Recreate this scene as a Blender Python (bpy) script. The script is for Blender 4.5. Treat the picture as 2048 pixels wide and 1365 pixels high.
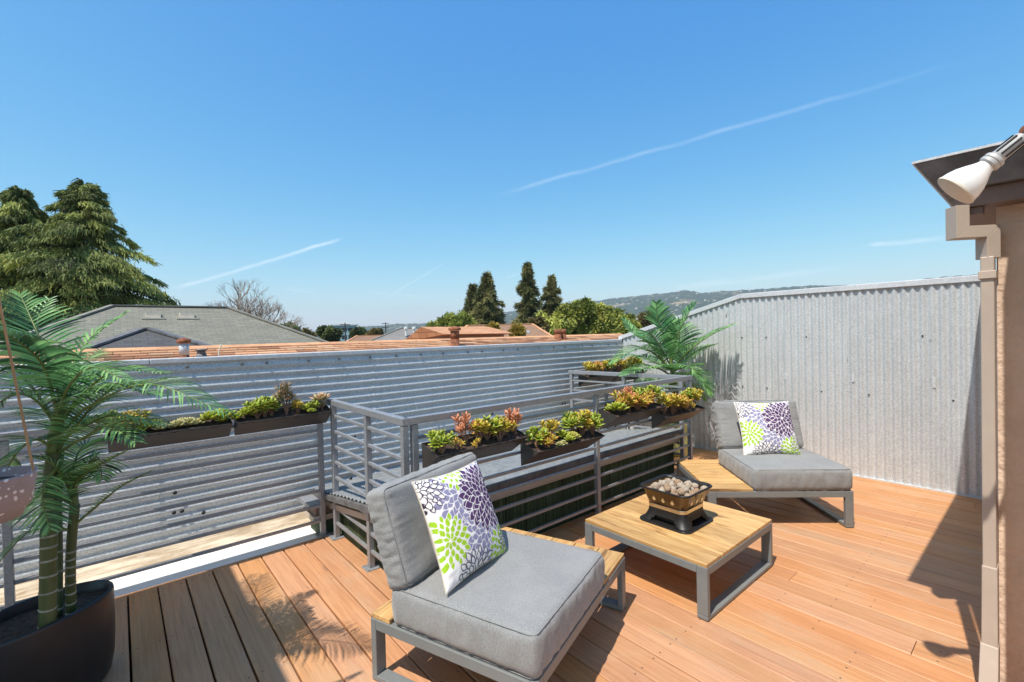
import bpy, bmesh, math, random
import numpy as np
from mathutils import Vector, Matrix, noise as mnoise
random.seed(7); rng = np.random.default_rng(7)
S = bpy.context.scene
for o in list(bpy.data.objects): bpy.data.objects.remove(o)
COL = S.collection
R_ = math.radians

# ------------------------------------------------------------------ camera
F, CX, CY, H = 926.0, 1024.0, 682.5, 1.53
_v1 = np.array([235-CX, 687-CY, F]); _v2 = np.array([2110-CX, 642-CY, F])
_Y = _v1/np.linalg.norm(_v1); _X = _v2-_Y*(_v2@_Y); _X /= np.linalg.norm(_X)
_Z = np.cross(_X, _Y); _Z = -_Z if _Z[1] > 0 else _Z
RW = np.stack([_X, _Y, _Z])                       # world axes (rows) seen from the camera
cam_d = bpy.data.cameras.new('camera'); cam = bpy.data.objects.new('camera', cam_d); COL.objects.link(cam)
cam_d.sensor_width = 36; cam_d.lens = F/2048*36; cam_d.clip_start = .05; cam_d.clip_end = 30000
m = Matrix.Identity(4)
for r in range(3):
    m[r][0], m[r][1], m[r][2] = RW[r, 0], -RW[r, 1], -RW[r, 2]
m[0][3], m[1][3], m[2][3] = 0, 0, H
cam.matrix_world = m
S.camera = cam
def ray(px, py): return RW @ np.array([px-CX, py-CY, F])
def at(px, py, d):                                # photo pixel + metres along the view axis -> place in the world
    return np.array([0, 0, H]) + RW @ np.array([(px-CX)/F*d, (py-CY)/F*d, d])
def far(px, py, dist):                            # pixel + horizontal distance
    r = ray(px, py); return np.array([0, 0, H]) + r/np.hypot(r[0], r[1])*dist

# ------------------------------------------------------------------ world, sun, exposure
SUN = Vector((-.5, -.095, 1.0)).normalized()
EL = math.asin(SUN.z); AZ = math.atan2(SUN.x, SUN.y)
W = bpy.data.worlds.new('World'); S.world = W; W.use_nodes = True
nt = W.node_tree; nt.nodes.clear()
def WN(t, **k):
    n = nt.nodes.new(t)
    for a, b in k.items(): setattr(n, a, b)
    return n
sky = WN('ShaderNodeTexSky', sky_type='NISHITA', sun_disc=False, sun_elevation=EL, sun_rotation=AZ % (2*math.pi),
         altitude=0, air_density=1.0, dust_density=.8, ozone_density=3.0)
tc = WN('ShaderNodeTexCoord')
def wmath(op, a, b=None, clamp=False):
    n = WN('ShaderNodeMath', operation=op, use_clamp=clamp)
    for i, v in enumerate((a, b)):
        if v is None: continue
        if isinstance(v, (int, float)): n.inputs[i].default_value = v
        else: nt.links.new(v, n.inputs[i])
    return n.outputs[0]
def wdot(v):
    n = WN('ShaderNodeVectorMath', operation='DOT_PRODUCT'); nt.links.new(tc.outputs['Generated'], n.inputs[0])
    n.inputs[1].default_value = tuple(float(q) for q in v); return n.outputs['Value']
def wramp(v, a, b, c=0., d=1.):
    n = WN('ShaderNodeMapRange', interpolation_type='SMOOTHSTEP', clamp=True); nt.links.new(v, n.inputs[0])
    for i, q in enumerate((a, b, c, d)): n.inputs[i+1].default_value = q
    return n.outputs[0]
wn = WN('ShaderNodeTexNoise'); wn.inputs['Scale'].default_value = 14; wn.inputs['Detail'].default_value = 6
nt.links.new(tc.outputs['Generated'], wn.inputs['Vector'])
mask = None
for (p1, p2, w0, op, tail) in [((335, 582), (690, 476), .0050, .50, .10), ((975, 397), (2060, 85), .0058, .16, .40),
                         ((745, 612), (940, 497), .0022, .30, .5), ((565, 577), (655, 590), .0022, .25, .5),
                         ((1730, 492), (1935, 472), .0060, .35, .5), ((1330, 580), (1760, 530), .0090, .22, .5),
                         ((730, 582), (900, 602), .0030, .20, .5), ((1010, 556), (1050, 545), .0024, .30, .5)]:
    a = ray(*p1); a /= np.linalg.norm(a); b = ray(*p2); b /= np.linalg.norm(b)
    nrm = np.cross(a, b); nrm /= np.linalg.norm(nrm); e2 = np.cross(nrm, a); L = float(math.acos(a@b))
    wob = wmath('MULTIPLY', wmath('SUBTRACT', wn.outputs['Fac'], .5), w0*1.6)
    d = wmath('ABSOLUTE', wmath('ADD', wdot(nrm), wob))
    along = wmath('ARCTAN2', wdot(e2), wdot(a))
    k = wmath('MULTIPLY', wramp(d, 0, w0, 1, 0), wramp(along, 0, L*.12))
    k = wmath('MULTIPLY', k, wramp(along, L*(1-tail), L, 1, 0))
    k = wmath('MULTIPLY', k, wmath('MULTIPLY', wramp(wn.outputs['Fac'], .25, .7, .55, 1), op))
    mask = k if mask is None else wmath('MAXIMUM', mask, k)
sep = WN('ShaderNodeSeparateColor'); nt.links.new(sky.outputs[0], sep.inputs[0]); cmb = WN('ShaderNodeCombineColor')   # photographic response of the sky
for i, (pw, am) in enumerate(((1.55, .345), (.90, .905), (.37, 2.22))):
    nt.links.new(wmath('MULTIPLY', wmath('POWER', wmath('MAXIMUM', sep.outputs[i], .001), pw), am), cmb.inputs[i])
mx = WN('ShaderNodeMix', data_type='RGBA'); nt.links.new(mask, mx.inputs[0])
nt.links.new(cmb.outputs[0], mx.inputs[6]); mx.inputs[7].default_value = (5.0, 5.4, 5.8, 1)
bg = WN('ShaderNodeBackground'); bg.inputs['Strength'].default_value = .15; nt.links.new(mx.outputs[2], bg.inputs['Color'])
wo = WN('ShaderNodeOutputWorld'); nt.links.new(bg.outputs[0], wo.inputs[0])
sl = bpy.data.lights.new('sun', 'SUN'); sl.energy = 3.75; sl.angle = R_(.55); sl.color = (1, .95, .875)
so = bpy.data.objects.new('sun', sl); COL.objects.link(so); so.rotation_euler = SUN.to_track_quat('Z', 'Y').to_euler(); so.location = (0, 0, 20)
S.view_settings.view_transform = 'Standard'; S.view_settings.look = 'None'; S.view_settings.gamma = 1
S.view_settings.use_curve_mapping = False; S.view_settings.exposure = .63
S.render.engine = 'CYCLES'; S.render.resolution_x, S.render.resolution_y = 1024, 682

# ------------------------------------------------------------------ materials
class NM:
    def __init__(s, name):
        s.m = bpy.data.materials.new(name); s.m.use_nodes = True; s.t = s.m.node_tree
        s.b = s.t.nodes['Principled BSDF']; s.tc = s.n('ShaderNodeTexCoord'); s.oi = s.n('ShaderNodeObjectInfo')
    def n(s, t, **k):
        n = s.t.nodes.new(t)
        for a, b in k.items(): setattr(n, a, b)
        return n
    def put(s, sock, v):
        if isinstance(v, (int, float)): sock.default_value = v
        elif isinstance(v, (tuple, list)): sock.default_value = tuple(v) if len(v) != 3 or sock.type == 'VECTOR' else (*v, 1)
        else: s.t.links.new(v, sock)
    def math(s, op, a, b=0., clamp=False):
        n = s.n('ShaderNodeMath', operation=op, use_clamp=clamp); s.put(n.inputs[0], a); s.put(n.inputs[1], b); return n.outputs[0]
    def mix(s, f, a, b, mode='MIX'):
        n = s.n('ShaderNodeMix', data_type='RGBA', blend_type=mode); s.put(n.inputs[0], f); s.put(n.inputs[6], a); s.put(n.inputs[7], b); return n.outputs[2]
    def ramp(s, v, a, b, c=0., d=1.):
        n = s.n('ShaderNodeMapRange', interpolation_type='SMOOTHSTEP', clamp=True); s.put(n.inputs[0], v)
        for i, q in enumerate((a, b, c, d)): n.inputs[i+1].default_value = q
        return n.outputs[0]
    def coord(s, scale=(1, 1, 1), kind='Object', rnd=0.):
        mp = s.n('ShaderNodeMapping'); s.t.links.new(s.tc.outputs[kind], mp.inputs['Vector']); mp.inputs['Scale'].default_value = scale
        if rnd:
            c = s.n('ShaderNodeCombineXYZ'); v = s.math('MULTIPLY', s.oi.outputs['Random'], rnd)
            for i in range(3): s.t.links.new(v, c.inputs[i])
            s.t.links.new(c.outputs[0], mp.inputs['Location'])
        return mp.outputs[0]
    def noise(s, vec, scale=5, detail=4, rough=.55, dist=0.):
        n = s.n('ShaderNodeTexNoise'); s.t.links.new(vec, n.inputs['Vector']); n.inputs['Scale'].default_value = scale
        n.inputs['Detail'].default_value = detail; n.inputs['Roughness'].default_value = rough; n.inputs['Distortion'].default_value = dist
        return n.outputs['Fac']
    def voro(s, vec, scale=5, out='Distance', feature='F1'):
        n = s.n('ShaderNodeTexVoronoi', feature=feature); s.t.links.new(vec, n.inputs['Vector']); n.inputs['Scale'].default_value = scale
        return n.outputs[out]
    def bump(s, h, st=.3, dist=.01):
        n = s.n('ShaderNodeBump'); s.put(n.inputs['Height'], h); n.inputs['Strength'].default_value = st; n.inputs['Distance'].default_value = dist
        s.t.links.new(n.outputs[0], s.b.inputs['Normal'])
    def done(s, col, rough=.6, metal=0., **k):
        s.put(s.b.inputs['Base Color'], col); s.put(s.b.inputs['Roughness'], rough); s.put(s.b.inputs['Metallic'], metal)
        for a, b in k.items(): s.put(s.b.inputs[a.replace('_', ' ')], b)
        return s.m
def plain(name, col, rough=.6, metal=0., var=.12, scale=8, bump=.15, bd=.004, kind='Object', **k):
    q = NM(name); v = q.coord(kind=kind, rnd=20)
    n = q.noise(v, scale, 6, .65); f = q.ramp(n, .3, .7, 1-var, 1+var)
    g = q.n('ShaderNodeCombineXYZ'); [q.t.links.new(f, g.inputs[i]) for i in range(3)]
    c = q.mix(1.0, tuple(col), g.outputs[0], 'MULTIPLY')
    if bump: q.bump(q.noise(v, scale*6, 4), bump, bd)
    return q.done(c, q.ramp(n, .2, .8, rough-.06, rough+.06), metal, **k)

def mat_deck():
    q = NM('stained_deck_wood'); v = q.coord((1, 1, 1), rnd=50)
    gr = q.noise(q.coord((70, 2.2, 20), rnd=50), 1.0, 5, .6, .6)
    fine = q.noise(q.coord((260, 5, 40), rnd=50), 1.0, 3, .6)
    blot = q.noise(q.coord((5, 1.3, 5), rnd=50), 1.0, 4, .6)
    c = q.mix(q.ramp(gr, .3, .7), (.455, .195, .066), (.565, .262, .098))
    c = q.mix(q.ramp(blot, .48, .78, 0, .75), c, (.46, .29, .165))
    c = q.mix(q.ramp(fine, .52, .74, 0, .55), c, (.25, .115, .055))
    ck = q.noise(q.coord((95, .9, 30), rnd=50), 1.0, 2, .5, .3); c = q.mix(q.ramp(ck, .70, .76, 0, .6), c, (.09, .05, .035))
    kn = q.voro(q.coord((6.5, 1.25, 3), rnd=50), 1.0); kd = q.ramp(kn, .02, .105, .75, 0)
    c = q.mix(kd, c, (.16, .10, .07))
    h = q.n('ShaderNodeHueSaturation'); q.t.links.new(c, h.inputs['Color'])
    rnd = q.oi.outputs['Random']
    q.put(h.inputs['Value'], q.ramp(rnd, 0, 1, .93, 1.07)); q.put(h.inputs['Saturation'], q.ramp(q.math('FRACT', q.math('MULTIPLY', rnd, 7.3)), 0, 1, .88, .98))
    q.put(h.inputs['Hue'], q.ramp(q.math('FRACT', q.math('MULTIPLY', rnd, 13.7)), 0, 1, 0.498, .503))
    gp_ = q.n('ShaderNodeNewGeometry'); wm_ = q.n('ShaderNodeMapping'); q.t.links.new(gp_.outputs['Position'], wm_.inputs[0]); dn = q.noise(wm_.outputs[0], 1.7, 7, .68, .4); dn2 = q.noise(wm_.outputs[0], 9, 5, .7)
    hc = q.mix(q.ramp(dn, .50, .74, 0, .38), h.outputs[0], (.56, .37, .22)); hc = q.mix(q.math('MULTIPLY', q.ramp(dn2, .58, .72, 0, .5), q.ramp(dn, .30, .55, 1, .1)), hc, (.30, .17, .10))
    # nail heads: two per joist crossing
    sx = q.n('ShaderNodeSeparateXYZ'); q.t.links.new(q.tc.outputs['Object'], sx.inputs[0])
    dx = q.math('SUBTRACT', q.math('ABSOLUTE', sx.outputs[0]), .045)
    dy = q.math('SUBTRACT', q.math('FRACT', q.math('ADD', q.math('DIVIDE', sx.outputs[1], .61), 50.3)), .5)
    dd = q.math('SQRT', q.math('ADD', q.math('MULTIPLY', dx, dx), q.math('POWER', q.math('MULTIPLY', dy, .61), 2)))
    c2 = q.mix(q.ramp(dd, .0035, .006, .8, 0), hc, (.05, .035, .03))
    q.bump(q.math('ADD', gr, fine), .35, .003)
    return q.done(c2, q.ramp(blot, .3, .8, .5, .68))
def mat_acacia():
    q = NM('oiled_acacia'); gr = q.noise(q.coord((3, 38, 38), rnd=30), 1, 5, .6, 1.2); st = q.noise(q.coord((1.6, 14, 14), rnd=30), 1, 4, .6, 1.5)
    c = q.mix(q.ramp(gr, .3, .7), (.45, .245, .085), (.66, .42, .175)); c = q.mix(q.ramp(st, .54, .72, 0, .85), c, (.17, .085, .03))
    h = q.n('ShaderNodeHueSaturation'); q.t.links.new(c, h.inputs['Color']); q.put(h.inputs['Value'], q.ramp(q.oi.outputs['Random'], 0, 1, .85, 1.12))
    q.bump(gr, .2, .002); return q.done(h.outputs[0], .48)
def mat_galv(name, base=.5, metal=.55, tint=(1, 1, 1.02), cell=34, rough=.5, spk=.10):
    q = NM(name); v = q.coord((1, 1, 1), rnd=9)
    n = q.n('ShaderNodeTexVoronoi'); q.t.links.new(v, n.inputs['Vector']); n.inputs['Scale'].default_value = cell*2.2
    sp = q.n('ShaderNodeSeparateColor'); q.t.links.new(n.outputs['Color'], sp.inputs[0])
    big = q.noise(v, 2.5, 5, .6); drip = q.noise(q.coord((14, 14, .8), rnd=9), 1, 4, .6)
    f = q.math('ADD', q.ramp(sp.outputs[0], 0, 1, -spk, spk), q.math('ADD', q.ramp(big, .3, .7, -.05, .04), q.ramp(drip, .35, .7, -.03, .03)))
    vv = q.math('MULTIPLY', q.math('ADD', f, 1.0), base)
    g = q.n('ShaderNodeCombineXYZ'); [q.put(g.inputs[i], q.math('MULTIPLY', vv, tint[i])) for i in range(3)]
    q.bump(q.noise(v, 60, 3), .08, .002)
    return q.done(g.outputs[0], q.math('ADD', q.ramp(sp.outputs[1], 0, 1, rough-.1, rough+.12), 0), metal)
def mat_fabric():
    q = NM('grey_woven_fabric'); v = q.coord((1, 1, 1), rnd=3)
    a = q.n('ShaderNodeTexWave', wave_type='BANDS', bands_direction='X'); q.t.links.new(v, a.inputs[0]); a.inputs['Scale'].default_value = 160; a.inputs['Distortion'].default_value = 1.2
    b = q.n('ShaderNodeTexWave', wave_type='BANDS', bands_direction='Y'); q.t.links.new(v, b.inputs[0]); b.inputs['Scale'].default_value = 160; b.inputs['Distortion'].default_value = 1.2
    wv = q.math('MULTIPLY', a.outputs['Fac'], b.outputs['Fac']); n = q.noise(v, 180, 3); bl = q.noise(v, 6, 5)
    c = q.mix(q.ramp(n, .25, .75), (.180, .185, .183), (.285, .285, .278)); c = q.mix(q.ramp(bl, .35, .75, 0, .35), c, (.34, .335, .325))
    q.bump(q.math('ADD', wv, n), .35, .0015); return q.done(c, .92, Sheen_Weight=.25)
def mat_vcol(name, rough=.9, attr='print', bump=260):
    q = NM(name); a = q.n('ShaderNodeAttribute', attribute_name=attr); q.bump(q.noise(q.coord(), bump, 2), .2, .001)
    return q.done(a.outputs['Color'], rough)
def mat_leaf(name, c1, c2, rough=.5, trans=.25, scale=3.0, rand=.25):
    q = NM(name); v = q.coord(kind='Object', rnd=10); n = q.noise(v, scale, 4, .6)
    c = q.mix(q.ramp(n, .32, .68), c1, c2)
    h = q.n('ShaderNodeHueSaturation'); q.t.links.new(c, h.inputs['Color'])
    a = q.n('ShaderNodeAttribute', attribute_name='tone'); q.put(h.inputs['Value'], q.ramp(a.outputs['Fac'], 0, 1, 1-rand*1.6, 1+rand*1.6))
    q.put(h.inputs['Hue'], q.ramp(a.outputs['Fac'], 0, 1, .512, .488))
    q.done(h.outputs[0], rough)
    tr = q.n('ShaderNodeBsdfTranslucent'); q.t.links.new(h.outputs[0], tr.inputs['Color']); ms = q.n('ShaderNodeMixShader'); ms.inputs[0].default_value = trans
    o = q.t.nodes['Material Output']; q.t.links.new(q.b.outputs[0], ms.inputs[1]); q.t.links.new(tr.outputs[0], ms.inputs[2]); q.t.links.new(ms.outputs[0], o.inputs[0])
    return q.m
def mat_shingle(name, c1, c2, sx=3.2, sy=7.0, dark=.35):
    q = NM(name); br = q.n('ShaderNodeTexBrick'); q.t.links.new(q.coord(kind='UV'), br.inputs[0])
    br.inputs['Scale'].default_value = 1; br.inputs['Brick Width'].default_value = 1/sx; br.inputs['Row Height'].default_value = 1/sy
    br.inputs['Mortar Size'].default_value = .012; br.inputs['Mortar Smooth'].default_value = .3; br.inputs['Bias'].default_value = 0
    q.put(br.inputs['Color1'], c1); q.put(br.inputs['Color2'], c2); q.put(br.inputs['Mortar'], tuple(x*dark for x in c1))
    n = q.noise(q.coord(kind='UV'), 1.2, 6, .65); c = q.mix(q.ramp(n, .3, .7, 0, .45), br.outputs[0], tuple((a+b)/2*.72 for a, b in zip(c1, c2)))
    gn = q.noise(q.coord(kind='UV'), 90, 2); c = q.mix(q.ramp(gn, .3, .7, 0, .3), c, tuple(a*.6 for a in c1))
    q.bump(br.outputs[1], -.5, .02); return q.done(c, .9)
M = {}
M['deck'] = mat_deck(); M['acacia'] = mat_acacia(); M['fabric'] = mat_fabric()
M['galv_wall'] = mat_galv('galvanised_corrugated', .54, .10, (.96, 1.0, 1.01), 60, .50, .15)
M['galv_cap'] = mat_galv('galvanised_cap', .60, .15, (.97, 1, 1.02), 60, .5)
M['galv_rail'] = mat_galv('galvanised_rail', .33, .40, (.97, 1, 1.04), 60, .45)
M['hatch_roof'] = mat_galv('weathered_sheet_roof', .27, .30, (.95, 1, .99), 10, .6)
M['frame'] = plain('grey_powder_coat', (.185, .195, .19), .45, 0, .05, 10, .05)
M['bronze'] = plain('dark_bronze_trough', (.055, .050, .046), .42, .2, .2, 6, .06)
M['soil'] = plain('potting_soil', (.085, .052, .035), .95, 0, .6, 60, .9, .01)
M['black_pot'] = plain('black_resin_pot', (.018, .018, .020), .38, 0, .15, 6, .05)
M['stucco'] = plain('tan_stucco', (.74, .55, .41), .95, 0, .10, 4, .9, .012)
M['brown_trim'] = plain('brown_painted_trim', (.21, .145, .115), .6, 0, .1, 6, .1)
M['tan_metal'] = plain('tan_painted_downspout', (.47, .385, .31), .5, 0, .06, 4, .05)
M['roof_metal'] = plain('dark_zinc_flashing', (.15, .145, .145), .6, .25, .35, 9, .1)
M['white_lamp'] = plain('white_lamp_glass', (.70, .68, .64), .3, 0, .05, 6, .0)
M['lamp_body'] = plain('lamp_body_grey', (.42, .41, .39), .5, .1, .1, 10, .05)
M['rust'] = plain('rusty_steel', (.23, .085, .04), .9, 0, .5, 14, .3)
M['membrane'] = None
q = NM('white_roof_membrane'); n = q.noise(q.coord(), 3.2, 7, .65); n2 = q.noise(q.coord((6, 30, 10)), 1, 4)
M['membrane'] = q.done(q.mix(q.ramp(n2, .55, .75, 0, .5), q.mix(q.ramp(n, .52, .75, 0, .35), (.80, .79, .76), (.50, .47, .42)), (.62, .57, .49)), .8)
q = NM('stained_cant_strip'); n = q.noise(q.coord((1.5, 12, 12)), 1.6, 7, .7); n2 = q.noise(q.coord(), 18, 4)
M['cant'] = q.done(q.mix(q.ramp(n2, .52, .72, 0, .6), q.mix(q.ramp(n, .35, .65), (.74, .62, .47), (.36, .27, .17)), (.55, .47, .36)), .9)
M['under'] = plain('dark_backing', (.03, .027, .025), .95, 0, .3, 4, .2)
q = NM('dark_green_siding'); n = q.noise(q.coord((30, 30, 1.2)), 1, 6, .7)
M['siding'] = q.done(q.mix(q.ramp(n, .40, .72), (.018, .042, .018), (.075, .125, .058)), .8); 
M['black_steel'] = plain('black_painted_steel', (.020, .019, .018), .42, .3, .2, 12, .1)
M['bowl'] = plain('bronze_black_enamel', (.105, .072, .040), .22, .8, .3, 10, .04)
M['steel_band'] = plain('bright_steel_band', (.62, .53, .42), .28, 1., .1, 10, .02)
M['cutout_light'] = plain('cutout_light_paint', (.72, .60, .42), .3, .6, .2, 40, .05)  # pale colour imitating light seen through the flame openings
M['lava'] = None
q = NM('pale_lava_rock'); n = q.noise(q.coord((1, 1, 1), rnd=40), 26, 6, .7); v = q.voro(q.coord(rnd=40), 90); n2 = q.noise(q.coord(rnd=40), 5, 3)
c = q.mix(q.ramp(n, .35, .7), (.74, .63, .50), (.58, .44, .31)); c = q.mix(q.ramp(q.oi.outputs['Random'], .55, .9, 0, .65), c, (.50, .27, .12)); c = q.mix(q.ramp(n2, .60, .72, 0, .7), c, (.13, .10, .085)); c = q.mix(q.ramp(v, .05, .22, .6, 0), c, (.12, .09, .07))
q.bump(q.math('ADD', n, v), .8, .006); M['lava'] = q.done(c, .95)
M['palm_leaf'] = mat_leaf('palm_leaf', (.095, .270, .095), (.250, .460, .155), .36, .40, 6, .40)
M['palm_stalk'] = plain('palm_stalk', (.15, .19, .05), .5, 0, .25, 8, .05)
q = NM('ringed_palm_trunk'); sx = q.n('ShaderNodeSeparateXYZ'); q.t.links.new(q.tc.outputs['Object'], sx.inputs[0])
n = q.noise(q.coord((20, 20, 3)), 1, 5)
M['palm_trunk'] = q.done(q.mix(q.ramp(n, .3, .7), (.055, .075, .022), (.115, .135, .045)), .5)
M['palm_ring'] = plain('pale_trunk_scar', (.30, .30, .23), .8, 0, .3, 30, .2)
M['terrazzo'] = None
q = NM('terrazzo_pot'); v = q.voro(q.coord(), 75); cc = q.n('ShaderNodeTexVoronoi'); q.t.links.new(q.coord(), cc.inputs[0]); cc.inputs['Scale'].default_value = 75
sp = q.n('ShaderNodeSeparateColor'); q.t.links.new(cc.outputs['Color'], sp.inputs[0])
chip = q.math('MULTIPLY', q.ramp(v, .30, .42, 1, 0), q.ramp(sp.outputs[0], .55, .62))
M['terrazzo'] = q.done(q.mix(chip, q.mix(q.ramp(q.noise(q.coord(), 9, 4), .35, .65), (.30, .235, .235), (.38, .31, .30)), (.78, .75, .73)), .6)
M['tan_stick'] = plain('tan_wood_stake', (.42, .25, .12), .7, 0, .2, 12, .1)
M['green_pot'] = plain('pale_green_glazed_pot', (.46, .50, .20), .4, 0, .12, 8, .05)
M['bark'] = plain('tree_bark', (.10, .075, .055), .95, 0, .35, 6, .5, .03)
M['pillow'] = mat_vcol('printed_cotton')
M['shingle_orange'] = mat_shingle('orange_brown_shingle', (.64, .33, .175), (.50, .24, .12))
M['shingle_grey'] = mat_shingle('grey_green_shingle', (.245, .235, .185), (.175, .168, .135), 2.8, 6.5, .45)
M['shingle_dark'] = mat_shingle('dark_grey_shingle', (.10, .098, .10), (.065, .062, .066), 3.2, 6.0, .5)
M['shingle_far'] = mat_shingle('far_grey_shingle', (.24, .23, .215), (.19, .18, .17), 2, 3, .7)
M['shingle_brown'] = mat_shingle('far_brown_shingle', (.30, .175, .105), (.24, .135, .085), 2, 3, .7)
M['hipcap_grey'] = plain('grey_hip_cap', (.20, .19, .155), .9, 0, .2, 3, .2)
M['hipcap_orange'] = plain('orange_ridge_cap', (.56, .29, .15), .9, 0, .2, 3, .2)
M['cream'] = plain('cream_wall', (.62, .56, .46), .9, 0, .08, 2, .1)
M['vent'] = plain('cream_vent', (.66, .58, .46), .6, 0, .08, 4, .0)
M['pole'] = plain('utility_pole_wood', (.11, .085, .07), .9, 0, .2, 3, .2)
M['teal'] = plain('teal_building', (.28, .42, .45), .7, 0, .08, 1, .0)
M['glass'] = plain('dark_window_glass', (.03, .04, .05), .15, 0, .1, 2, .0)
M['cedar'] = mat_leaf('cedar_needles', (.110, .145, .036), (.270, .300, .075), .8, .24, .35, .42)
M['redwood'] = mat_leaf('redwood_needles', (.095, .110, .036), (.235, .220, .075), .8, .22, .3, .40)
M['green_tree'] = mat_leaf('bright_leaves', (.165, .205, .032), (.360, .370, .070), .7, .25, .3, .40)
M['olive_tree'] = mat_leaf('olive_leaves', (.125, .110, .035), (.240, .180, .065), .8, .22, .3, .40)
M['dark_tree'] = mat_leaf('dark_leaves', (.060, .090, .028), (.130, .155, .048), .8, .15, .3, .40)
M['yellow_tree'] = mat_leaf('yellow_leaves', (.35, .25, .04), (.45, .34, .07), .7, .25, .3, .3)
M['twig'] = plain('bare_twigs', (.22, .165, .125), .95, 0, .2, 1, .0)
def succ(name, c1, c2): return mat_vcol(name, .42, 'tint', 80)
M['succulent'] = succ('succulent_leaf', 0, 0)
M['stem'] = plain('succulent_stem', (.26, .15, .09), .8, 0, .2, 20, .1)

# ------------------------------------------------------------------ mesh helpers
class MB:
    def __init__(s): s.v = []; s.f = []; s.uv = None
    def add(s, V, Fc):
        o = len(s.v); s.v += [tuple(map(float, p)) for p in V]; s.f += [tuple(i+o for i in f) for f in Fc]; return s
    def box(s, x0, x1, y0, y1, z0, z1, mt=None):
        V = [(x, y, z) for z in (z0, z1) for (x, y) in ((x0, y0), (x1, y0), (x1, y1), (x0, y1))]
        if mt is not None: V = [tuple(mt @ Vector(p)) for p in V]
        return s.add(V, [(3, 2, 1, 0), (4, 5, 6, 7), (0, 1, 5, 4), (1, 2, 6, 5), (2, 3, 7, 6), (3, 0, 4, 7)])
    def bar(s, a, b, w, h=None, up=(0, 0, 1)):
        a = Vector(a); b = Vector(b); h = h or w; d = (b-a).normalized(); u = Vector(up)
        if abs(d.dot(u)) > .98: u = Vector((1, 0, 0))
        r = d.cross(u).normalized()*w/2; u = r.cross(d).normalized()*h/2
        V = [p+i*r+j*u for p in (a, b) for (i, j) in ((-1, -1), (1, -1), (1, 1), (-1, 1))]
        return s.add(V, [(0, 1, 2, 3), (7, 6, 5, 4), (0, 4, 5, 1), (1, 5, 6, 2), (2, 6, 7, 3), (3, 7, 4, 0)])
    def tube(s, pts, rad, n=8, cap=True):
        pts = [Vector(p) for p in pts]; rad = rad if hasattr(rad, '__len__') else [rad]*len(pts)
        V = []; Fc = []; pu = None
        for i, p in enumerate(pts):
            d = (pts[min(i+1, len(pts)-1)]-pts[max(i-1, 0)]).normalized()
            if pu is None: pu = d.orthogonal().normalized()
            pu = (pu-d*pu.dot(d)).normalized(); w = d.cross(pu)
            for k in range(n):
                a = 2*math.pi*k/n; V.append(p+(pu*math.cos(a)+w*math.sin(a))*rad[i])
        for i in range(len(pts)-1):
            for k in range(n): Fc.append((i*n+k, i*n+(k+1) % n, (i+1)*n+(k+1) % n, (i+1)*n+k))
        if cap: Fc.append(tuple(range(n-1, -1, -1))); Fc.append(tuple((len(pts)-1)*n+k for k in range(n)))
        return s.add(V, Fc)
    def lathe(s, prof, n=28, cx=0, cy=0, sx=1, sy=1, rot=0, close=True):
        V = []; Fc = []; c, sn = math.cos(rot), math.sin(rot)
        for (r, z) in prof:
            for k in range(n):
                a = 2*math.pi*k/n; x, y = r*math.cos(a)*sx, r*math.sin(a)*sy; V.append((cx+x*c-y*sn, cy+x*sn+y*c, z))
        for i in range(len(prof)-1):
            for k in range(n): Fc.append((i*n+k, i*n+(k+1) % n, (i+1)*n+(k+1) % n, (i+1)*n+k))
        if close: Fc.append(tuple(range(n-1, -1, -1))); Fc.append(tuple((len(prof)-1)*n+k for k in range(n)))
        return s.add(V, Fc)
    def loft(s, rings, close=True):
        n = len(rings[0]); V = [p for r in rings for p in r]; Fc = []
        for i in range(len(rings)-1):
            for k in range(n): Fc.append((i*n+k, i*n+(k+1) % n, (i+1)*n+(k+1) % n, (i+1)*n+k))
        if close: Fc.append(tuple(range(n-1, -1, -1))); Fc.append(tuple((len(rings)-1)*n+k for k in range(n)))
        return s.add(V, Fc)
    def mesh(s, name, mt=None, smooth=False):
        me = bpy.data.meshes.new(name); me.from_pydata(s.v, [], s.f); me.update()
        if mt: me.materials.append(mt)
        if smooth: me.shade_smooth()
        return me
    def build(s, name, mt, parent=None, smooth=False, bevel=0, loc=None, rz=0, fixn=False):
        me = s.mesh(name, mt, smooth)
        if fixn:
            b = bmesh.new(); b.from_mesh(me); bmesh.ops.recalc_face_normals(b, faces=b.faces); b.to_mesh(me); b.free()
        return link(name, me, parent, bevel, loc, rz)
def link(name, me, parent=None, bevel=0, loc=None, rz=0):
    o = bpy.data.objects.new(name, me); COL.objects.link(o)
    if parent: o.parent = parent
    if loc is not None: o.location = loc
    if rz: o.rotation_euler[2] = rz
    if bevel:
        b = o.modifiers.new('bevel', 'BEVEL'); b.width = bevel; b.segments = 2; b.limit_method = 'ANGLE'; b.angle_limit = R_(40)
    return o
def tag(o, label, cat, group=None):
    o['label'] = label; o['category'] = cat
    if group: o['group'] = group
    return o
def thing(name, label, cat, loc=(0, 0, 0), rz=0, group=None):
    o = bpy.data.objects.new(name, None); COL.objects.link(o); o.location = loc; o.rotation_euler[2] = rz; o.empty_display_size = .1
    return tag(o, label, cat, group)
def struct(o): o['kind'] = 'structure'; return o
def roundrect(hx, hy, r, z, n=5, cx=0, cy=0):
    P = []
    for (sx, sy, a0) in ((1, 1, 0), (-1, 1, 90), (-1, -1, 180), (1, -1, 270)):
        for k in range(n+1):
            a = R_(a0+90*k/n); P.append((cx+sx*(hx-r)+r*math.cos(a), cy+sy*(hy-r)+r*math.sin(a), z))
    return P
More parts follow.
